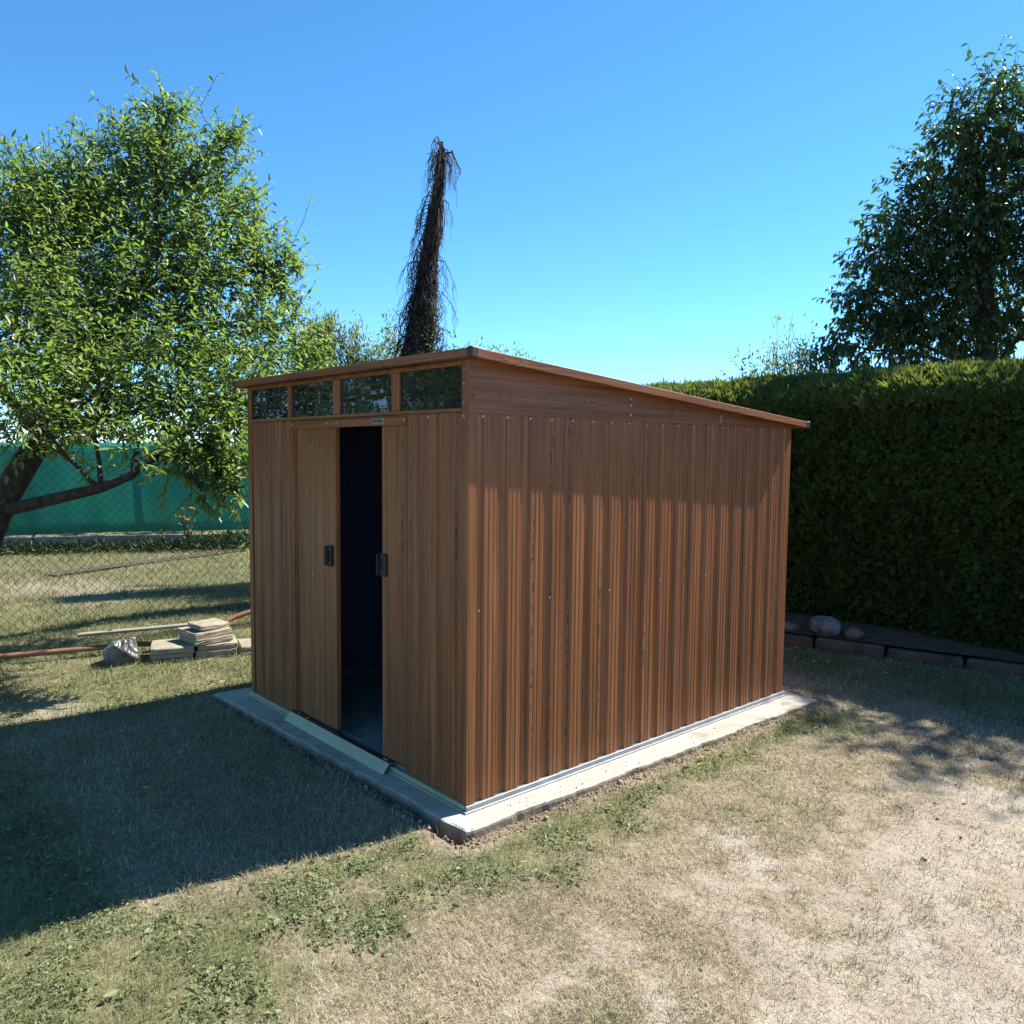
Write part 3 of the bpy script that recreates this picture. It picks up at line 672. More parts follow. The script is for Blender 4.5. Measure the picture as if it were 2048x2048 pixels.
# a second fruit tree, out of frame, that the window strip mirrors
FT2 = empty('fruit_tree', (-3.9, -3.9, GZ))
tag(FT2, 'second fruit tree standing in front, seen only mirrored in the shed windows', 'tree')
C2 = [(-3.3,-2.9,2.1,0.5),(-3.0,-3.3,2.5,0.5),(-3.8,-3.2,2.6,0.6),(-4.3,-3.8,2.4,0.6),(-3.5,-3.9,3.0,0.6),(-2.8,-2.9,1.9,0.35),(-2.7,-3.5,2.1,0.45),(-4.4,-2.9,2.0,0.5),(-3.2,-2.6,1.75,0.4),(-5.4,-4.6,2.4,1.1,.5),(-6.3,-3.6,2.6,1.1,.5),(-4.6,-5.6,2.6,1.2,.5)]
skeleton(FT2, [Vector(p) for p in ((-3.9,-3.9,GZ),(-3.88,-3.85,0.6),(-3.8,-3.75,1.2),(-3.75,-3.6,1.8),(-3.7,-3.5,2.4))], [0.1,0.09,0.075,0.055,0.03], C2, BARK, seed=8)
crown('crown', C2, PLUM, FT2, 300, 0.36, 0.105, 0.036, 10, up=0.3, outw=0.7, droop=0.55, seed=15)

# ------------------------------------------------------------------ dead trunk wrapped in dry vine
VT = [(-4.85,3.02,GZ,0.25),(-4.80,3.03,1.4,0.235),(-4.734,3.039,2.469,0.200),(-4.639,3.057,2.975,0.165),(-4.580,3.056,3.249,0.145),(-4.518,3.045,3.517,0.12),(-4.424,3.045,3.830,0.095),(-4.362,3.034,4.033,0.080),(-4.267,3.010,4.329,0.058),(-4.206,2.984,4.519,0.040),(-4.169,2.977,4.613,0.018)]
VR = empty('vine_covered_trunk', VT[0][:3]); tag(VR, 'tall dead tree trunk shrouded in dry hanging vines behind the shed roof', 'tree')
m = MB(); m.tube([v[:3] for v in VT], [v[3]*(0.62 if v[2] < 3 else 0.40 if v[2] < 4 else 0.28) for v in VT], 10); m.build('trunk', VINETR, VR)
def build_vines():
    r = np.random.default_rng(4); zz = np.array([v[2] for v in VT]); cc = np.array([v[:3] for v in VT]); rr = np.array([v[3] for v in VT])
    ctr = lambda z: np.stack([np.interp(z, zz, cc[:, 0]), np.interp(z, zz, cc[:, 1]), z], -1); rad = lambda z: np.interp(z, zz, rr)*np.interp(z, [2.4, 3.2, 4.0, 4.6], [0.86, 0.74, 0.56, 0.38])
    n = 1500; k = 9; z0 = 1.9 + 2.72*r.random(n)**0.9; a0 = r.uniform(0, 6.28, n); ln = r.uniform(0.15, 0.65, n)
    t = np.linspace(0, 1, k)
    z = np.clip(z0[:, None] - ln[:, None]*t[None, :], 1.0, 4.62); a = a0[:, None] + r.normal(0, 0.7, n)[:, None]*t + r.normal(0, 0.12, (n, k))
    wide = np.where(r.random(n) < 0.22, r.uniform(1.2, 2.1, n), r.uniform(0.62, 1.12, n))
    bulge = 1 + (wide-1)[:, None]*np.sin(np.pi*np.clip(t*1.1, 0, 1))[None, :]
    R = rad(z)*bulge + 0.008; sidev = np.stack([np.cos(a), np.sin(a), 0*a], -1)
    P = ctr(z) + sidev*R[..., None] + r.normal(0, 0.007, (n, k, 3))
    V1, F1 = tube_batch(P, np.full((n, k), 0.0036)*r.uniform(0.5, 1.5, (n, 1)))
    # arching side sprays and the ragged tip; the image-left side carries more of them
    n2 = 130; z0 = np.concatenate([r.uniform(2.1, 4.2, n2-34), r.uniform(4.45, 4.62, 34)])
    lft = np.arctan2(-0.75, -0.66)
    a = np.where(r.random(n2) < 0.62, lft + r.normal(0, 0.5, n2), lft + np.pi + r.normal(0, 0.6, n2)); a[-34:] = r.uniform(0, 6.28, 34)
    reach = np.concatenate([r.uniform(0.10, 0.42, n2-34)*np.interp(z0[:-34], [2, 4.3], [1.25, 0.5]), r.uniform(0.05, 0.24, 34)])
    t = np.linspace(0, 1, 10); dropv = np.concatenate([r.uniform(0.12, 0.5, n2-34), r.uniform(0.0, 0.22, 34)]); rise = np.concatenate([r.uniform(0.0, 0.07, n2-34), r.uniform(0.05, 0.12, 34)])
    zz2 = z0[:, None] + rise[:, None]*np.sin(np.pi*np.minimum(t*1.6, 1))[None, :] - dropv[:, None]*(t**2.2)[None, :]
    c0 = ctr(z0); rd = rad(z0)*0.7
    hor = rd[:, None] + reach[:, None]*(t**0.7)[None, :]
    P2 = np.stack([c0[:, 0:1] + np.cos(a)[:, None]*hor, c0[:, 1:2] + np.sin(a)[:, None]*hor, zz2], -1) + r.normal(0, 0.008, (n2, 10, 3))
    V2, F2 = tube_batch(P2, np.linspace(0.0062, 0.0022, 10)[None, :]*np.where(np.arange(n2) % 5 == 0, 1.9, 1.0)[:, None]*r.uniform(0.7, 1.3, (n2, 1)))
    # thin curtains hanging from the sprays
    idx = r.integers(0, n2, 620); s = r.integers(3, 10, 620); st = P2[idx, s]; kk = 5; t = np.linspace(0, 1, kk)
    P3 = st[:, None, :] + np.stack([r.normal(0, 0.03, 620)[:, None]*t, r.normal(0, 0.03, 620)[:, None]*t, -r.uniform(0.05, 0.30, 620)[:, None]*t], -1) + r.normal(0, 0.008, (620, kk, 3))
    V3, F3 = tube_batch(P3, np.full((620, kk), 0.0019))
    V = np.concatenate([V1, V2, V3]); F = np.concatenate([F1, F2+len(V1), F3+len(V1)+len(V2)])
    o = np_mesh('vines', V, F, VINE, VR); o['kind'] = 'stuff'
    # a few live leaves low down on the right, plus sparse arching leafy shoots
    n4 = 1000; z = 2.2 + 0.95*r.random(n4)**1.5; a = r.normal(lft+np.pi*0.75, 0.9, n4); R = rad(z)*r.uniform(0.7, 1.35, n4)
    p = ctr(z) + np.stack([np.cos(a)*R, np.sin(a)*R, 0*R], -1)
    sh = []
    for (dx, up_, l) in ((0.48, 0.22, 14), (0.40, 0.42, 14), (0.62, 0.10, 16), (-0.42, 0.45, 12), (-0.50, 0.25, 14), (-0.62, 0.05, 16), (-0.30, 0.6, 10), (0.75, 0.22, 16)):
        t = np.linspace(0.15, 1, l); b = np.array([-4.70, 3.04, 2.45]); rt = np.array([0.665, 0.745, 0])
        sh.append(b + rt*dx*t[:, None] + np.array([0, 0, 1])*(up_*np.sin(t*2.2))[:, None] + r.normal(0, 0.02, (l, 3)))
        sh.append(sh[-1] + r.normal(0, 0.03, (l, 3)))
    p = np.concatenate([p] + sh); q_ = len(p)
    Vl, Fl = leaf_arrays(p, unit(r.normal(size=(q_, 3)) + np.array([0, 0, -0.2])), unit(r.normal(size=(q_, 3))), r.uniform(0.025, 0.05, q_), r.uniform(0.015, 0.028, q_))
    o = np_mesh('leaves', Vl, Fl, WILLOW, VR, attrs={'rnd': np.repeat(r.random(q_)*0.7, 6)}); o['kind'] = 'stuff'
    shoots = MB()
    for s_ in sh[::2]: shoots.tube([Vector((-4.70, 3.04, 2.4))] + [Vector(x) for x in s_], 0.003, 4)
    shoots.build('shoots', VINE, VR)
build_vines()

# ------------------------------------------------------------------ willow-like shrubs behind the shed
def upright_shrub(base, shoots, mat, label, leafl, leafw, dens, seed, name='willow_shrub', group='shrubs behind the shed', lean=0.12):
    o = empty(name, base); tag(o, label, 'shrub', group); r = np.random.default_rng(seed)
    P = []; LP = []; LD = []
    for (x, y, z, sp) in shoots:
        for k in range(int(sp*75)+5):
            tip = np.array([x, y, z]) + r.normal(0, 1, 3)*np.array([sp, sp, sp*0.9]); b = np.array(base) + r.normal(0, 0.12, 3)*np.array([1, 1, 0.2])
            t = np.linspace(0, 1, 7)[:, None]; mid = (b+tip)/2 + np.array([0, 0, 0.3]) + r.normal(0, lean, 3)
            c = b*(1-t)**2 + mid*2*t*(1-t) + tip*t*t + r.normal(0, 0.012, (7, 3)); P.append(c)
            n = int(2.2*dens*r.uniform(0.3, 1.0)); tt = 0.5 + 0.5*r.random(n)**0.75
            pos = b*((1-tt)**2)[:, None] + mid*(2*tt*(1-tt))[:, None] + tip*(tt*tt)[:, None]
            LP.append(pos + r.normal(0, 0.04, (n, 3))); LD.append(unit(np.tile(unit(tip-mid), (n, 1))*1.0 + r.normal(size=(n, 3))*0.55))
    P = np.array(P); V, F = tube_batch(P, np.linspace(0.009, 0.002, 7)[None, :]*np.ones((len(P), 1)))
    np_mesh('stems', V, F, TWIG, o)['kind'] = 'stuff'
    LP = np.concatenate(LP); LD = np.concatenate(LD); n = len(LP); s = r.uniform(0.6, 1.15, n)
    V, F = leaf_arrays(LP, LD, unit(r.normal(size=(n, 3))), leafl*s, leafw*s)
    np_mesh('crown', V, F, mat, o, attrs={'rnd': np.repeat(np.where(r.random(n) < 0.06, 1, r.random(n)*0.75), 6)})['kind'] = 'stuff'
    return o
upright_shrub((-6.3, 2.5, GZ), [(-6.05,2.62,3.02,0.13),(-6.0,2.72,3.0,0.10),(-6.2,2.45,2.8,0.14),(-6.1,2.6,2.5,0.2)], WILLOW, 'tall willow-like shrub with upright shoots between the fruit tree and the dead trunk', 0.066, 0.020, 120, 41)
upright_shrub((-5.95, 3.05, GZ), [(-5.88,3.02,2.72,0.12),(-5.85,3.1,2.5,0.16),(-5.9,2.95,3.0,0.05)], WILLOW, 'thin willow-like shrub just left of the vine-wrapped trunk', 0.060, 0.019, 90, 42)
upright_shrub((-5.6, 3.5, GZ), [(-5.6,3.42,2.80,0.15),(-5.45,3.45,2.62,0.16),(-5.2,3.45,2.55,0.16)], WILLOW, 'low willow-like shrub half hidden by the vine-wrapped trunk', 0.060, 0.019, 90, 43)
upright_shrub((-4.7, 3.85, GZ), [(-4.70,3.82,2.55,0.15),(-4.45,4.0,2.62,0.13),(-4.25,4.1,2.55,0.12)], WILLOW, 'sparse shrub peeping over the roof right of the vine-wrapped trunk', 0.048, 0.019, 55, 44)
upright_shrub((-2.0, 6.15, GZ), [(-2.1,6.05,2.72,0.14),(-2.2,6.0,2.6,0.14),(-1.98,6.2,2.75,0.1)], WILLOW, 'sparse pale shrub rising above the clipped hedge', 0.05, 0.022, 24, 45, 'garden_shrub', 'shrubs beyond the hedge', 0.2)
upright_shrub((-1.8, 6.6, GZ), [(-1.98,6.5,2.70,0.12),(-1.8,6.62,2.72,0.12)], MAPLE, 'small dark shrub above the hedge beside the tall dark tree', 0.055, 0.026, 46, 46, 'garden_shrub', 'shrubs beyond the hedge', 0.2)

# ------------------------------------------------------------------ dark tree beyond the hedge
RT = [(-1.10,6.68,4.40,0.14),(-1.20,6.76,4.08,0.28),(-1.33,6.80,3.74,0.40),(-1.37,6.93,3.28,0.50),(-1.57,6.61,3.30,0.20),(-1.63,6.64,2.90,0.20),(-1.43,6.97,2.83,0.44),(-0.72,6.96,4.62,0.42),(-0.90,7.21,3.86,0.70),(-0.97,7.35,3.05,0.70),(-0.58,7.47,4.13,0.74),(-0.51,7.69,3.26,0.78),(-0.45,6.96,5.0,0.40),(-1.62,6.45,2.71,0.15),(-0.4,7.3,4.9,0.5),(0.1,7.7,4.4,0.7),(0.2,7.9,3.3,0.8)]
DT = empty('dark_tree', (-0.45, 7.6, GZ)); tag(DT, 'tall dark tree against the light with drooping leaves behind the hedge', 'tree')
skeleton(DT, [Vector(p) for p in ((-0.45,7.6,GZ-.05),(-0.45,7.58,1.2),(-0.5,7.5,2.4),(-0.55,7.45,3.4),(-0.6,7.3,4.4),(-0.7,7.15,5.0))], [0.16,0.14,0.11,0.08,0.05,0.02], RT, BARK, seed=6)
crown('crown', RT, MAPLE, DT, 620, 0.30, 0.080, 0.038, 10, up=-0.05, outw=0.8, droop=0.75, seed=25, inset=0.85)

DT2 = empty('dark_tree', (1.7, 7.4, GZ)); tag(DT2, 'tall dark tree beyond the hedge, right of the picture, casting dappled shade', 'tree')
RT2 = [(0.9,7.35,4.8,0.45),(1.3,7.4,5.2,0.5),(1.8,7.35,5.45,0.55),(2.5,7.4,5.6,0.6),(3.1,7.5,5.3,0.7),(1.5,7.3,4.4,0.7),(2.3,7.4,4.4,0.8),(1.0,7.3,3.9,0.6),(1.8,7.4,3.5,0.8),(2.8,7.5,3.6,0.8)]
skeleton(DT2, [Vector(p) for p in ((1.7,7.4,GZ-.05),(1.72,7.4,1.2),(1.75,7.35,2.4),(1.8,7.3,3.6),(1.85,7.2,4.6),(1.9,7.1,5.3))], [0.16,0.14,0.11,0.08,0.05,0.02], RT2, BARK, seed=16)
crown('crown', RT2, MAPLE, DT2, 260, 0.32, 0.085, 0.04, 9, up=-0.05, outw=0.8, droop=0.7, seed=26)

# small round tree far behind the hedge, and trees closing the view beyond the green windbreak
def round_tree(name, base, clusters, mat, label, dens, leafl, seed, cat='tree', group=None):
    o = empty(name, base); tag(o, label, cat, group); b = Vector(base); top = Vector(clusters[0][:3])
    skeleton(o, [b, b*0.66+top*0.34, b*0.33+top*0.67, top], [0.11, 0.09, 0.06, 0.02], clusters, BARK, seed=seed, subs=2)
    crown('crown', clusters, mat, o, dens, 0.3, leafl, leafl*0.45, 7, up=0.4, outw=0.8, seed=seed)
round_tree('distant_tree', (-5.2, 11.2, GZ), [(-5.2,11.2,2.75,0.5),(-5.6,11.0,2.6,0.5),(-4.8,11.4,2.6,0.5)], MAPLE, 'rounded dark treetop just showing over the far hedge', 160, 0.10, 61)
for i, (x, y, z, lb) in enumerate(((-15.0, -3.2, 2.6, 'bushy tree behind the windbreak, far to the left'), (-14.6, -0.6, 2.9, 'bushy tree behind the windbreak, beyond the fruit tree trunk'), (-14.2, 1.8, 2.6, 'bushy tree behind the windbreak, behind the fruit tree crown'), (-13.4, 4.4, 2.3, 'bushy tree behind the windbreak, nearest the shed corner'))):
    round_tree('bushy_tree', (x, y, GZ), [(x, y, z-0.6, 1.1), (x+0.3, y-0.9, z-1.0, 0.9), (x-0.1, y+0.9, z-1.0, 0.95), (x+0.4, y, z-1.5, 1.0)], MAPLE, lb, 90, 0.13, 70+i, group='trees beyond the windbreak')

# ------------------------------------------------------------------ clipped thuja hedge
def build_hedge():
    x0, x1, yf, yb, ht = -7.0, 5.2, 4.74, 5.55, 2.26
    o = empty('thuja_hedge', ((x0+x1)/2, (yf+yb)/2, 0.0)); tag(o, 'tall clipped evergreen hedge along the back of the garden', 'hedge')
    r = np.random.default_rng(9)
    relief = lambda a, b: (fbm(a, b, 1.5, 71)-0.5)*0.26 + (fbm(a, b, 6.0, 72)-0.5)*0.14
    # inner core as a bumpy grid block
    us = np.linspace(x0, x1, 140); zs = np.linspace(0.0, 1, 30)
    U, Z = np.meshgrid(us, zs, indexing='ij'); zz = Z*(ht-0.36)
    Yf = yf + 0.10 - relief(U, zz)*0.8
    V1 = np.stack([U, Yf, zz], -1).reshape(-1, 3); V2 = np.stack([U, np.full_like(U, yb-0.05), Z*(ht-0.10)], -1).reshape(-1, 3)
    i_, j_ = np.meshgrid(np.arange(139), np.arange(29), indexing='ij'); qd = (i_*30+j_).ravel()
    F1 = np.stack([qd, qd+30, qd+31, qd+1], 1); F2 = np.stack([qd+1, qd+31, qd+30, qd], 1) + len(V1)
    ti = np.arange(139)*30+29; F3 = np.stack([ti, ti+30, ti+30+len(V1), ti+len(V1)], 1)
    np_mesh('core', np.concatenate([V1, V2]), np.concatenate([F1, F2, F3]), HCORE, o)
    # sprays on face and top
    xs_f = np.concatenate([r.uniform(-1.9, 2.6, 60000), r.uniform(-7, -1.9, 14000), r.uniform(2.6, 5.2, 12000)]); nf = len(xs_f)
    zf = (ht-0.22)*r.random(nf)**0.9; zf[60000:74000] = r.uniform(1.5, ht-0.22, 14000)
    pf = np.stack([xs_f, yf - relief(xs_f, zf) + r.uniform(-0.01, 0.09, nf), zf], -1)
    df = unit(np.stack([r.normal(0, 0.5, nf), -0.75 + r.normal(0, 0.35, nf), 0.45 + r.normal(0, 0.5, nf)], -1))
    nt = 42000; xt = np.concatenate([r.uniform(-4.2, 2.6, 34000), r.uniform(-7, 5.2, 8000)]); yt = yf + 0.80*r.random(nt)**1.5
    ztop = ht - 0.27*(1 - np.sqrt(np.clip((yt-yf)/0.42, 0, 1))) + (fbm(xt, yt, 2.2, 77)-0.5)*0.10 + (fbm(xt, yt, 9, 78)-0.5)*0.06
    pt = np.stack([xt, yt - 0.02, ztop - 0.10*r.random(nt)], -1)
    dt = unit(np.stack([r.normal(0, 0.45, nt), -0.25 + r.normal(0, 0.45, nt), 0.9 + r.normal(0, 0.2, nt)], -1))
    P = np.concatenate([pf, pt]); Dv = np.concatenate([df, dt]); n = len(P)
    nr = unit(np.cross(Dv, r.normal(size=(n, 3)))); L = r.uniform(0.035, 0.075, n); L[nf:] *= 1.15
    shoot = r.random(nt) < 0.03; L[nf:] = np.where(shoot, L[nf:]*1.9, L[nf:])
    vs, fs, at = [], [], []; k0 = 0
    for s_, ln in ((0, 1.0), (-0.55, 0.72), (0.55, 0.72)):
        sd = np.cross(Dv, nr); d2 = unit(Dv + sd*s_); w = np.cross(d2, nr); l2 = (L*ln)[:, None]; wd = (L*0.085)[:, None]
        b = P + Dv*(L*0.12*abs(s_))[:, None]
        v = np.stack([b - w*wd*0.5, b + d2*l2*0.55 - w*wd*1.1, b + d2*l2, b + d2*l2*0.5 + w*wd*1.1], 1).reshape(-1, 3)
        vs.append(v); fs.append((np.arange(n)*4)[:, None] + np.arange(4)[None, :] + k0); k0 += 4*n
    rv = np.clip(r.random(n)*0.45 + 0.15*fbm(P[:, 0], P[:, 2], 3, 80), 0, 0.7); rv[nf:] = np.clip(rv[nf:] + 0.18, 0, 0.75); rv = np.where(r.random(n) < 0.02, 1.0, rv)  # top sprays tinted lighter: sunlight on the hedge crest put into the colour
    at = np.tile(np.repeat(rv, 4), 3)
    f_ = np_mesh('foliage', np.concatenate(vs), np.concatenate(fs), THUJA, o, attrs={'rnd': at}); f_['kind'] = 'stuff'
build_hedge()

# raised bed edge in front of the hedge: kerb stones and soil
bed = MB()
kp = lambda x: 4.02 + 0.272*(x + 0.81)
xs = [-3.2 + 0.25*i for i in range(26)]
vs = []; 
for x in xs:
    yk = min(kp(x), 4.70); vs += [(x, yk+0.03, 0.055 + random.uniform(-0.008, 0.008)), (x, 4.98, 0.09 + random.uniform(-0.015, 0.015))]
bed.add(vs, [(2*i, 2*i+2, 2*i+3, 2*i+1) for i in range(25)], 0, True)
tag(bed.build('hedge_bed', m_simple('bed_soil', (0.06, 0.045, 0.03), (0.13, 0.10, 0.07), 12, 0.95, 0.1, bump=0.9, bdist=0.02)), kind='structure')
KL = ['kerb stone at the hedge bed, leftmost, partly behind the shed corner', 'kerb stone at the hedge bed under the big grey stone', 'kerb stone at the hedge bed right of the two round stones', 'kerb stone at the hedge bed near the right edge', 'kerb stone at the hedge bed, rightmost']
ang = math.atan(0.272)
for i, x in enumerate((-1.35, -0.83, -0.31, 0.21, 0.73)):
    m = MB(); c, s = math.cos(ang), math.sin(ang); L2, T2 = 0.257, 0.034
    dz = random.uniform(-0.008, 0.008); pts = [(-L2, -T2), (L2, -T2), (L2, T2), (-L2, T2)]; yy = kp(x)
    vs = [(x + a*c - b*s, yy + a*s + b*c, GZ-0.06) for a, b in pts] + [(x + a*c - b*s, yy + a*s + b*c, 0.045+dz) for a, b in pts]
    m.add(vs, [(0,3,2,1), (4,5,6,7), (0,1,5,4), (1,2,6,5), (2,3,7,6), (3,0,4,7)])
    tag(m.build('kerb_stone', KERB, None, 0.014), KL[i], 'kerb', 'kerb stones edging the hedge bed')

def rock(name, loc, size, mat, label, seed, rot=0.0):
    bm = bmesh.new(); bmesh.ops.create_icosphere(bm, subdivisions=4, radius=1.0); rr = random.Random(seed)
    dirs = [Vector((rr.gauss(0, 1), rr.gauss(0, 1), rr.gauss(0, 1))).normalized() for _ in range(16)]; cut = [rr.uniform(0.70, 0.95) for _ in dirs]
    for v in bm.verts:
        p = v.co.copy()
        for d, k in zip(dirs, cut):
            t = p.dot(d)
            if t > k: p -= d*(t-k)*0.85
        nz = math.sin(p.x*7+seed)*math.sin(p.y*6+1)*math.sin(p.z*8+2)*0.03
        v.co = p*(1+nz); v.co.x *= size[0]; v.co.y *= size[1]; v.co.z *= size[2]
    me = bpy.data.meshes.new(name); bm.to_mesh(me); bm.free(); me.polygons.foreach_set('use_smooth', [True]*len(me.polygons))
    o = link(name, me, mat, None, (loc[0], loc[1], loc[2]+size[2]*0.80)); o.rotation_euler = (0.1, 0.05, rot); tag(o, label, 'stone', 'stones on the hedge bed'); return o
rock('field_stone', (-0.545, 4.205, 0.055), (0.138, 0.10, 0.090), ROCK, 'big grey rounded stone on the kerb below the hedge', 3, 0.25)
rock('field_stone', (-0.335, 4.275, 0.050), (0.080, 0.065, 0.060), ROCK2, 'small tan stone right of the big grey stone', 8, 0.5)
rock('field_stone', (-0.90, 4.16, 0.050), (0.165, 0.075, 0.042), ROCK2, 'flat brown stone lying on the kerb beside the shed corner', 14, 0.2)

# ------------------------------------------------------------------ paving slabs piled by the fence
def paver(cx, cy, z0, a, b, t, rot, label, seed, tilt=(0, 0)):
    rr = random.Random(seed); m = MB(); m.box(-a/2, a/2, -b/2, b/2, 0, t)
    o = m.build('paving_slab', PAVER)
    bm = bmesh.new(); bm.from_mesh(o.data); bmesh.ops.recalc_face_normals(bm, faces=bm.faces)
    bmesh.ops.subdivide_edges(bm, edges=list(bm.edges), cuts=5, use_grid_fill=True)
    for v in bm.verts:
        e = (abs(abs(v.co.x)-a/2) < 1e-4) + (abs(abs(v.co.y)-b/2) < 1e-4) + (abs(v.co.z-t) < 1e-4 or v.co.z < 1e-4)
        if e >= 2: v.co.x -= math.copysign(rr.uniform(0.001, 0.008), v.co.x); v.co.y -= math.copysign(rr.uniform(0.001, 0.008), v.co.y)
        v.co += Vector((rr.uniform(-1, 1), rr.uniform(-1, 1), rr.uniform(-1, 1)))*0.0022
    bm.to_mesh(o.data); bm.free()
    o.location = (cx, cy, z0); o.rotation_euler = (tilt[0], tilt[1], rot)
    tag(o, label, 'paving slab', 'old paving slabs piled by the fence'); return o
e1 = Vector((0.324, 0.946, 0)); e2 = Vector((-0.946, 0.324, 0)); R1 = math.atan2(0.946, 0.324); O = Vector((-3.47, -0.205, 0))
def pc(i, j): p = O + e1*i + e2*j; return p.x, p.y
t = 0.039; z0 = GZ - 0.012
paver(*pc(0.152, 0.155), z0, 0.300, 0.30, t, R1, 'lowest slab of the left pile, sunk in grass', 1)
paver(*pc(0.148, 0.155), z0+t+0.002, 0.298, 0.30, t-0.003, R1+0.01, 'pale middle slab of the left pile', 2)
paver(*pc(0.158, 0.145), z0+2*t+0.002, 0.305, 0.31, t+0.006, R1-0.02, 'broad top slab of the left pile, in sun', 3)
paver(*pc(0.462, 0.16), z0, 0.300, 0.30, t, R1-0.01, 'lowest slab of the middle pile behind weeds', 4)
paver(*pc(0.460, 0.155), z0+t+0.002, 0.296, 0.30, t, R1+0.01, 'second slab of the middle pile', 5)
paver(*pc(0.470, 0.160), z0+2*t+0.004, 0.29, 0.30, t, R1+0.02, 'rough third slab of the middle pile under the crooked stack', 6)
paver(*pc(0.78, 0.16), z0, 0.30, 0.30, t, R1-0.05, 'lower slab of the low pile beside the shed corner', 7)
paver(*pc(0.785, 0.18), z0+t+0.002, 0.30, 0.30, t, R1+0.05, 'sunny upper slab of the low pile beside the shed corner', 8)
zz = z0+3*t+0.009
paver(*pc(0.395, 0.17), zz, 0.300, 0.30, t+0.005, R1+0.38, 'lower twisted slab in the crooked stack', 9)
paver(*pc(0.385, 0.18), zz+t+0.007, 0.300, 0.30, t+0.008, R1+0.46, 'middle twisted slab in the crooked stack', 10, (0.02, -0.02))
paver(*pc(0.415, 0.17), zz+2*t+0.022, 0.250, 0.19, t-0.002, R1+0.52, 'topmost tilted slab of the crooked stack', 11, (0.05, 0.03))

# board, pipe, plastic sack
m = MB(); a = Vector(pc(-0.50, 0.42) + (0.115,)); b = Vector(pc(0.42, 0.36) + (0.150,)); d = (b-a).normalized(); sd = Vector((-d.y, d.x, 0)).normalized(); up_ = d.cross(sd)*-1
vs = []
for p in (a, b):
    for s_, h_ in ((-0.035, 0), (0.035, 0), (0.035, 0.02), (-0.035, 0.02)): vs.append(p + sd*s_ + Vector((0, 0, h_)))
m.add(vs, [(0,1,2,3), (7,6,5,4), (0,4,5,1), (1,5,6,2), (2,6,7,3), (3,7,4,0)])
tag(m.build('wooden_board', BOARD, None, 0.002), 'pale narrow board lying behind the slab pile along the fence', 'board')
def ribbed(pts, r, ribs):
    P = []; Rr = []; V_ = [Vector(p) for p in pts]; n = ribs
    for i in range(n*2+1):
        u = i/(n*2)*(len(V_)-1); k = min(int(u), len(V_)-2); f = u-k
        p0, p1, p2, p3 = V_[max(k-1, 0)], V_[k], V_[k+1], V_[min(k+2, len(V_)-1)]
        P.append(0.5*((2*p1) + (p2-p0)*f + (2*p0-5*p1+4*p2-p3)*f*f + (3*p1-p0-3*p2+p3)*f**3)); Rr.append(r if i % 2 else r*0.93)
    return P, Rr
P_, R_ = ribbed([pc(-2.6, 0.40)+(0.01,), pc(-1.6, 0.34)+(0.015,), pc(-0.9, 0.36)+(0.02,), pc(-0.35, 0.38)+(0.025,), pc(-0.1, 0.38)+(0.03,), pc(0.1, 0.38)+(0.012,), pc(0.28, 0.40)+(0.018,), pc(0.48, 0.44)+(0.10,), pc(0.66, 0.50)+(0.175,), pc(0.9, 0.52)+(0.205,), pc(1.3, 0.52)+(0.11,), pc(1.7, 0.5)+(0.0,)], 0.0215, 200)
m = MB(); m.tube(P_, R_, 12); tag(m.build('drain_pipe', PIPE), 'reddish brown flexible pipe running along the foot of the wire fence', 'pipe')
def sack():
    bm = bmesh.new(); bmesh.ops.create_icosphere(bm, subdivisions=5, radius=1.0); rr = random.Random(5)
    dirs = [Vector((rr.gauss(0, 1), rr.gauss(0, 1), rr.gauss(0, 1))).normalized() for _ in range(34)]; cut = [rr.uniform(0.60, 0.95) for _ in dirs]
    for v in bm.verts:
        p = v.co.copy()
        for d, k in zip(dirs, cut):
            t_ = p.dot(d)
            if t_ > k: p -= d*(t_-k)*0.95
        az = math.atan2(p.y, p.x)
        fold = abs(math.sin(az*5.5 + 2.0*p.z + 1.3*math.sin(p.z*4))) + 0.5*abs(math.sin(az*11 - 3*p.z))
        p *= 1 - 0.10*fold*(0.5 + 0.5*max(-0.4, p.z))
        p.z *= 1.0 + 0.30*max(0, p.z); v.co = Vector((p.x*0.17, p.y*0.16, p.z*0.125))
    me = bpy.data.meshes.new('plastic_sack'); bm.to_mesh(me); bm.free()
    o = link('plastic_sack', me, SACK, None, pc(-0.185, 0.10)+(0.045,)); o.rotation_euler = (0, 0, R1-1.57)
    tag(o, 'crumpled grey and black plastic sack at the left end of the slab pile', 'sack')
sack()

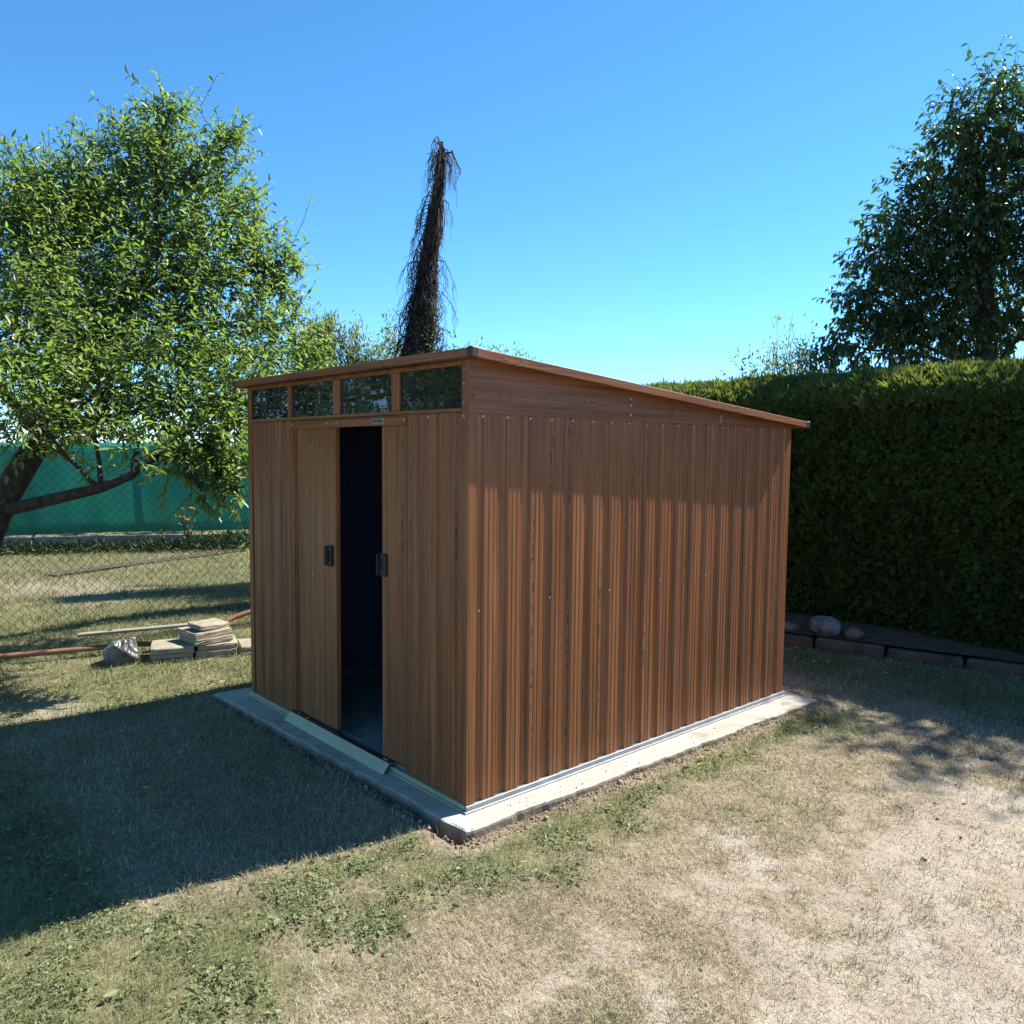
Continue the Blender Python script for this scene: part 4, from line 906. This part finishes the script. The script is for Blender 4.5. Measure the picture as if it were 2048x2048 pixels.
# ------------------------------------------------------------------ chain-link fence
def chain_fence():
    A = Vector((-4.35, -4.2, GZ)); B = Vector((-4.05, 4.7, GZ)); L = (B-A).length; dr = (B-A).normalized(); nrm = Vector((dr.y, -dr.x, 0))
    o = empty('wire_fence', A); tag(o, 'dark chain-link wire fence between the shed garden and the lawn beyond', 'fence')
    cw = 0.036; ht = 1.55; nw = int(L/(cw*2)); nk = int(ht/cw)
    k = np.arange(nk+1); P = []
    for i in range(nw*2):
        u = (i//2)*2*cw + (k % 2)*cw if i % 2 == 0 else (i//2)*2*cw + cw + ((k) % 2)*cw
        if i % 2 == 1: u = (i//2)*2*cw + 2*cw - (k % 2)*cw
        off = 0.0022*np.where((k + i) % 2 == 0, 1, -1); sag = 0.010*np.sin(u*1.7)*np.sin(k*0.12)
        P.append(np.stack([A.x + dr.x*u + nrm.x*(off+sag), A.y + dr.y*u + nrm.y*(off+sag), GZ + 0.01 + k*cw], -1))
    V, F = tube_batch(np.array(P), np.full((len(P), nk+1), 0.0021)); np_mesh('wire_mesh', V, F, FENCEW, o)['kind'] = 'stuff'
    for z in (0.05, 0.80, 1.53):
        m = MB(); m.tube([A + dr*(L*i/30) + Vector((0, 0, z - GZ + 0.004*math.sin(i*1.9))) for i in range(31)], 0.0018, 5); m.build('tension_wire', FENCEW, o)
    for u in (0.02, 2.6, 6.2, 8.6):
        m = MB(); p = A + dr*u + nrm*0.03; m.tube([p + Vector((0, 0, -0.1)), p + Vector((0, 0, 1.62)), p + Vector((0, 0, 1.635))], [0.02, 0.02, 0.012], 10); m.build('post', POST, o)
chain_fence()

# ------------------------------------------------------------------ far side: windbreak, flower bed, paving edge
def windbreak():
    A = Vector((-13.6, -2.8, GZ)); B = Vector((-9.6, 5.9, GZ)); L = (B-A).length; dr = (B-A).normalized(); nrm = Vector((dr.y, -dr.x, 0))
    o = empty('green_windbreak', A); tag(o, 'long green fabric windbreak screen at the far side of the lawn', 'screen')
    n = 260; vs = []; zs = [0.16, 0.34, 0.52, 0.72, 0.92, 1.12, 1.32, 1.48, 1.62]
    us = np.linspace(0, L, n)
    for u in us:
        for q_, z in enumerate(zs):
            w = 0.022*math.sin(u*2.3+q_*0.3) + 0.009*math.sin(u*6.1-q_*0.4) + 0.003*math.sin(u*13.7+q_*0.5)
            p = A + dr*u + nrm*w; vs.append((p.x, p.y, z + 0.012*math.sin(u*1.3)))
    m = MB(); K = len(zs); m.add(vs, [(i*K+j, (i+1)*K+j, (i+1)*K+j+1, i*K+j+1) for i in range(n-1) for j in range(K-1)], 0, True)
    fo = m.build('fabric', SCREEN, o); sm = fo.modifiers.new('cloth_thickness', 'SOLIDIFY'); sm.thickness = 0.003
    for k in range(6):
        p = A + dr*(0.1 + k*(L-0.2)/5) - nrm*0.06; m = MB(); m.tube([p, p+Vector((0, 0, 1.70))], 0.022, 8); m.build('post', POST, o)
    for k in range(5):
        p0 = A + dr*(k*L/5+0.01) + nrm*0.0; p1 = A + dr*((k+1)*L/5-0.01); m = MB()
        vs = []
        for p in (p0, p1):
            for s_, h_ in ((-0.03, -0.05), (0.03, -0.05), (0.03, 0.155), (-0.03, 0.155)): vs.append(p + nrm*s_ + Vector((0, 0, h_)))
        m.add(vs, [(0,1,2,3), (7,6,5,4), (0,4,5,1), (1,5,6,2), (2,6,7,3), (3,7,4,0)]); m.build('plinth_board', PAVER, o, 0.006)
windbreak()
PL = ['low dark leafy plant in the far bed, leftmost', 'second low dark plant from the left in the far bed', 'third low dark plant from the left in the far bed', 'fourth low dark plant from the left in the far bed', 'low dark plant at the foot of the orange flowers', 'low dark plant just right of the orange flowers', 'taller dark leafy plant in the far bed left of the shed edge', 'dark leafy plant in the far bed nearest the shed edge', 'low dark plant behind the shed corner, end of the far bed']
for i, u in enumerate((-1.3, -0.6, 0.05, 0.7, 1.15, 1.6, 2.15, 2.65, 3.2)):
    bx, by = -10.55 + 0.40*(u-1.0) + 0.25, 1.75 + 0.92*(u-0.7)*0.9
    o = empty('bed_plant', (bx, by, GZ)); tag(o, PL[i], 'plant', 'low plants in the far flower bed')
    r = np.random.default_rng(100+i); n = 300; hh = 0.24 if i in (6, 7) else 0.13
    p = np.array([bx, by, GZ]) + np.stack([r.normal(0, 0.17, n), r.normal(0, 0.28, n), hh*r.random(n)**0.8], -1)
    V, F = leaf_arrays(p, unit(r.normal(size=(n, 3)) + np.array([0, 0, 0.5])), unit(r.normal(size=(n, 3))), r.uniform(0.06, 0.12, n), r.uniform(0.025, 0.05, n))
    np_mesh('leaves', V, F, BEDLEAF, o, attrs={'rnd': np.repeat(r.random(n)*0.7, 6)})['kind'] = 'stuff'
    stems = MB()
    for k in range(7): stems.tube([(bx, by, GZ-0.02), (bx+random.uniform(-.1, .1), by+random.uniform(-.2, .2), GZ+hh*0.8)], 0.006, 4)
    stems.build('stems', TWIG, o)
def flower():
    b = Vector((-9.95, 2.42, GZ)); o = empty('orange_flower', b); tag(o, 'tall plant with orange flower heads in front of the green windbreak', 'flower')
    st = MB(); r = np.random.default_rng(3); rt = Vector((0.665, 0.745, 0)); LPp = []
    tips = [(0.06, 0.66), (-0.10, 0.53), (0.0, 0.48), (-0.08, 0.66), (-0.03, 0.40)]
    for k, (dx, z) in enumerate(tips):
        tip = b + rt*dx + Vector((0, 0, z)); pts = bez(b, (b+tip)/2 + rt*dx*0.3, tip, 7); st.tube(pts, 0.005, 5); LPp += [p for p in pts[1:-1] for _ in range(9)]
        rad = 0.055 if k < 3 else 0.03; n = 22
        an = r.uniform(0, 6.28, n); el = r.uniform(-0.1, 0.7, n); dv = np.stack([np.cos(an)*np.cos(el), np.sin(an)*np.cos(el), np.sin(el)], -1)
        V, F = leaf_arrays(np.tile(np.array(tip), (n, 1)), dv, np.tile(np.array([0, 0, 1.0]), (n, 1)) + dv*0.1, np.full(n, rad), np.full(n, rad*0.55))
        np_mesh('flower_head', V, F, PETAL, o, attrs={'rnd': np.repeat(r.random(n)*0.8, 6)})
    st.build('stems', TWIG, o)
    p = np.array(LPp) + r.normal(0, 0.03, (len(LPp), 3)); n = len(p)
    V, F = leaf_arrays(p, unit(r.normal(size=(n, 3))), unit(r.normal(size=(n, 3))), r.uniform(0.03, 0.07, n), r.uniform(0.015, 0.03, n))
    np_mesh('leaves', V, F, MAPLE, o, attrs={'rnd': np.repeat(r.random(n)*0.7, 6)})['kind'] = 'stuff'
flower()
m = MB(); pts = [(-8.5, 0.2), (-8.9, 1.25), (-9.25, 2.3), (-9.55, 3.25), (-9.9, 4.4)]; vs = []
for x, y in pts: vs += [(x-0.17, y-0.03, GZ+0.022), (x+0.13, y+0.03, GZ+0.024)]
m.add(vs, [(2*i, 2*i+1, 2*i+3, 2*i+2) for i in range(len(pts)-1)]); tag(m.build('lawn_path', KERB), kind='structure')

# ------------------------------------------------------------------ lawn: blades, weeds, clods, fallen leaves
def sample_ground(n, dmin, dmax, p, seed, half=50):
    r = np.random.default_rng(seed); u = r.random(n); e = 2 - p
    d = (dmin**e + u*(dmax**e - dmin**e))**(1/e)
    th = math.radians(48.29) + np.radians(r.uniform(-half, half, n))
    return 2.607 - np.sin(th)*d, -2.083 + np.cos(th)*d, d, r
def on_free(x, y):
    ok = slab_dist(x, y) > 0.012
    ok &= ~((y > 4.02 + 0.272*(x+0.81) - 0.04) & (x > -3.3))
    du = (x+3.47)*0.324 + (y+0.205)*0.946; dv = -(x+3.47)*0.946 + (y+0.205)*0.324
    ok &= ~((du > -0.02) & (du < 0.96) & (dv > -0.0) & (dv < 0.32))
    return ok
def build_grass():
    x, y, d, r = sample_ground(640000, 1.85, 13.5, 1.45, 2)
    ok = on_free(x, y); b = bareness(x, y); g = greenness(x, y)
    tuft = fbm(x, y, 13, 91, 2); big = fbm(x, y, 4.0, 95, 2)
    keep = (1 - b)**1.3*(0.55 + 0.45*(tuft > 0.42)) + b*0.36 + b*0.8*(tuft > 0.60)*(big > 0.45)
    ok &= r.random(len(x)) < np.clip(keep, 0, 1)
    x, y, d, b, g, tuft = x[ok], y[ok], d[ok], b[ok], g[ok], tuft[ok]; n = len(x)
    z = gheight(x, y) - 0.002; a = r.uniform(0, 6.283, n)
    isg = np.clip(g*1.25 + (tuft-0.5)*0.9 + r.normal(0, 0.25, n) - 0.10, 0, 1)
    lean = np.clip(r.normal(1.2, 0.45, n) - isg*0.35, 0.1, 2.2)
    ln = r.uniform(0.014, 0.042, n)*(0.75 + 0.5*tuft)*(1 + 0.25*isg); ln = np.where((b > 0.5), ln*0.95, ln)
    w = r.uniform(0.0011, 0.0021, n)*np.clip((d/3.2)**0.75, 0.85, 2.6); ln *= np.clip((d/4.0)**0.35, 1.0, 1.5)
    hd = np.stack([np.cos(a), np.sin(a), np.zeros(n)], -1); sd = np.stack([-np.sin(a), np.cos(a), np.zeros(n)], -1)
    p0 = np.stack([x, y, z], -1); L = ln[:, None]
    c1, s1 = np.cos(lean*0.55)[:, None], np.sin(lean*0.55)[:, None]; c2, s2 = np.cos(np.minimum(lean*1.25, 1.75))[:, None], np.sin(np.minimum(lean*1.25, 1.75))[:, None]
    up_ = np.array([0, 0, 1.0]); mid = p0 + (hd*s1 + up_*c1)*L*0.55; tip = mid + (hd*s2 + up_*c2)*L*0.5; W2 = w[:, None]
    V = np.stack([p0 - sd*W2*0.5, p0 + sd*W2*0.5, mid + sd*W2*0.45, mid - sd*W2*0.45, tip], 1).reshape(-1, 3)
    k = np.arange(n)*5; F4 = np.stack([k, k+1, k+2, k+3], 1); F3 = np.stack([k+3, k+2, k+4], 1)
    rv = np.clip(r.random(n)*0.85 + (fbm(x, y, 3, 55)-0.5)*0.5, 0, 1)
    o = np_mesh('lawn_grass', V, [F4, F3], GRASS, attrs={'grn': np.repeat(isg, 5), 'rnd': np.repeat(rv, 5)})
    tag(o, 'short dry lawn grass, straw coloured with green patches', 'grass', kind='stuff')
build_grass()
def build_weeds():
    x, y, d, r = sample_ground(270000, 1.85, 9.0, 1.3, 17, 46)
    g = greenness(x, y); b = bareness(x, y); pat = fbm(x, y, 5, 61)
    pr = sstep(0.28, 0.70, g)*sstep(0.33, 0.55, pat)*(1-b)
    ok = on_free(x, y) & (r.random(len(x)) < pr*0.85); x, y, d, g = x[ok], y[ok], d[ok], g[ok]; n = len(x)
    a = r.uniform(0, 6.283, n); el = r.uniform(-0.2, 0.6, n); s = (0.008 + 0.016*r.random(n)**1.6)*(0.8+0.7*(r.random(n) < 0.07))
    p = np.stack([x, y, gheight(x, y) + r.uniform(0.004, 0.024, n)], -1)
    dv = np.stack([np.cos(a)*np.cos(el), np.sin(a)*np.cos(el), np.sin(el)], -1); nr = unit(np.array([0, 0, 1.0]) + r.normal(size=(n, 3))*0.45)
    V, F = leaf_arrays(p, dv, nr, s*1.3, s*np.where(r.random(n) < 0.5, 0.75, 0.35), 0.2, 0.2)
    o = np_mesh('lawn_weeds', V, F, WEED, attrs={'rnd': np.repeat(np.where(r.random(n) < 0.015, 1.0, np.clip(r.random(n)*0.8, 0, 0.8)), 6)})
    tag(o, 'broad-leaved weeds and clover growing through the dry lawn', 'weeds', kind='stuff')
build_weeds()
def build_clods():
    r = np.random.default_rng(77); n = 1700
    sidev = r.random(n); t_ = r.random(n)
    x = np.where(sidev < 0.6, 0.17 + np.abs(r.normal(0, 0.045, n)) + 0.018*t_, -2.3 + 2.5*t_); y = np.where(sidev < 0.6, -0.15 + 2.85*t_, -0.17 - np.abs(r.normal(0, 0.03, n)))
    m2 = int(n*0.10); x[:m2] = r.uniform(0.5, 2.3, m2); y[:m2] = r.uniform(-1.3, 2.4, m2)
    ok = (slab_dist(x, y) > 0.004) & (bareness(x, y) > 0.4); x, y = x[ok], y[ok]; n = len(x)
    s = 0.002 + 0.0075*r.random(n)**2.2*np.where(r.random(n) < 0.06, 1.8, 1.0)
    zc_ = gheight(x, y); k_ = 260; x = np.concatenate([x, r.normal(-0.9, 0.55, k_//2), r.uniform(0.07, 0.16, k_//2)]); y = np.concatenate([y, r.uniform(-0.155, -0.10, k_//2), r.uniform(-0.1, 2.5, k_//2)])
    s = np.concatenate([s, 0.0012 + 0.004*r.random(2*(k_//2))**3]); zc_ = np.concatenate([zc_, np.full(2*(k_//2), 0.0005)]); n = len(x)
    ic = np.array([(0,0,1),(0.9,0,0.2),(0.28,0.85,0.3),(-0.72,0.5,0.2),(-0.72,-0.5,0.3),(0.28,-0.85,0.2),(0,0,-1)])
    V = (np.stack([x, y, zc_+s*0.3], -1)[:, None, :] + ic[None]*s[:, None, None]*r.uniform(0.6, 1.3, (n, 7, 1))).reshape(-1, 3)
    tri = np.array([(0,1,2),(0,2,3),(0,3,4),(0,4,5),(0,5,1),(6,2,1),(6,3,2),(6,4,3),(6,5,4),(6,1,5)])
    F = (np.arange(n)[:, None, None]*7 + tri[None]).reshape(-1, 3)
    o = np_mesh('soil_clods', V, F, m_simple('clod_soil', (0.17, 0.125, 0.085), (0.38, 0.30, 0.22), 30, 0.95, 0.1, bump=0.0))
    tag(o, 'loose soil crumbs and small pebbles on the bare ground along the slab', 'soil', kind='stuff')
build_clods()
def fallen(loc, size, mat, label, rot, grp=None):
    p = np.array([loc]); a = rot
    V, F = leaf_arrays(p, np.array([[math.cos(a), math.sin(a), 0.12]]), np.array([[0.1, 0.05, 1.0]]), np.array([size]), np.array([size*0.5]), 0.25, 0.15)
    o = np_mesh('fallen_leaf', V, F, mat); tag(o, label, 'leaf', grp); sm = o.modifiers.new('thickness', 'SOLIDIFY'); sm.thickness = 0.0006
for i, (x, y) in enumerate(((-0.62, 3.86), (-0.66, 3.62), (-0.42, 3.52), (-0.30, 3.60), (-0.24, 3.66), (0.17, 3.66), (0.06, 4.05))):
    fallen((x, y, float(gheight(np.array([x]), np.array([y]))[0])+0.035), 0.032, WHITEP, 'pale fallen leaf on the shaded grass in front of the hedge kerb', i*1.3, 'pale fallen leaves by the hedge')
fallen((-1.185, -0.96, GZ+0.03), 0.05, YELLOWP, 'yellow fallen leaf on the grass in the shadow of the shed', 0.6)
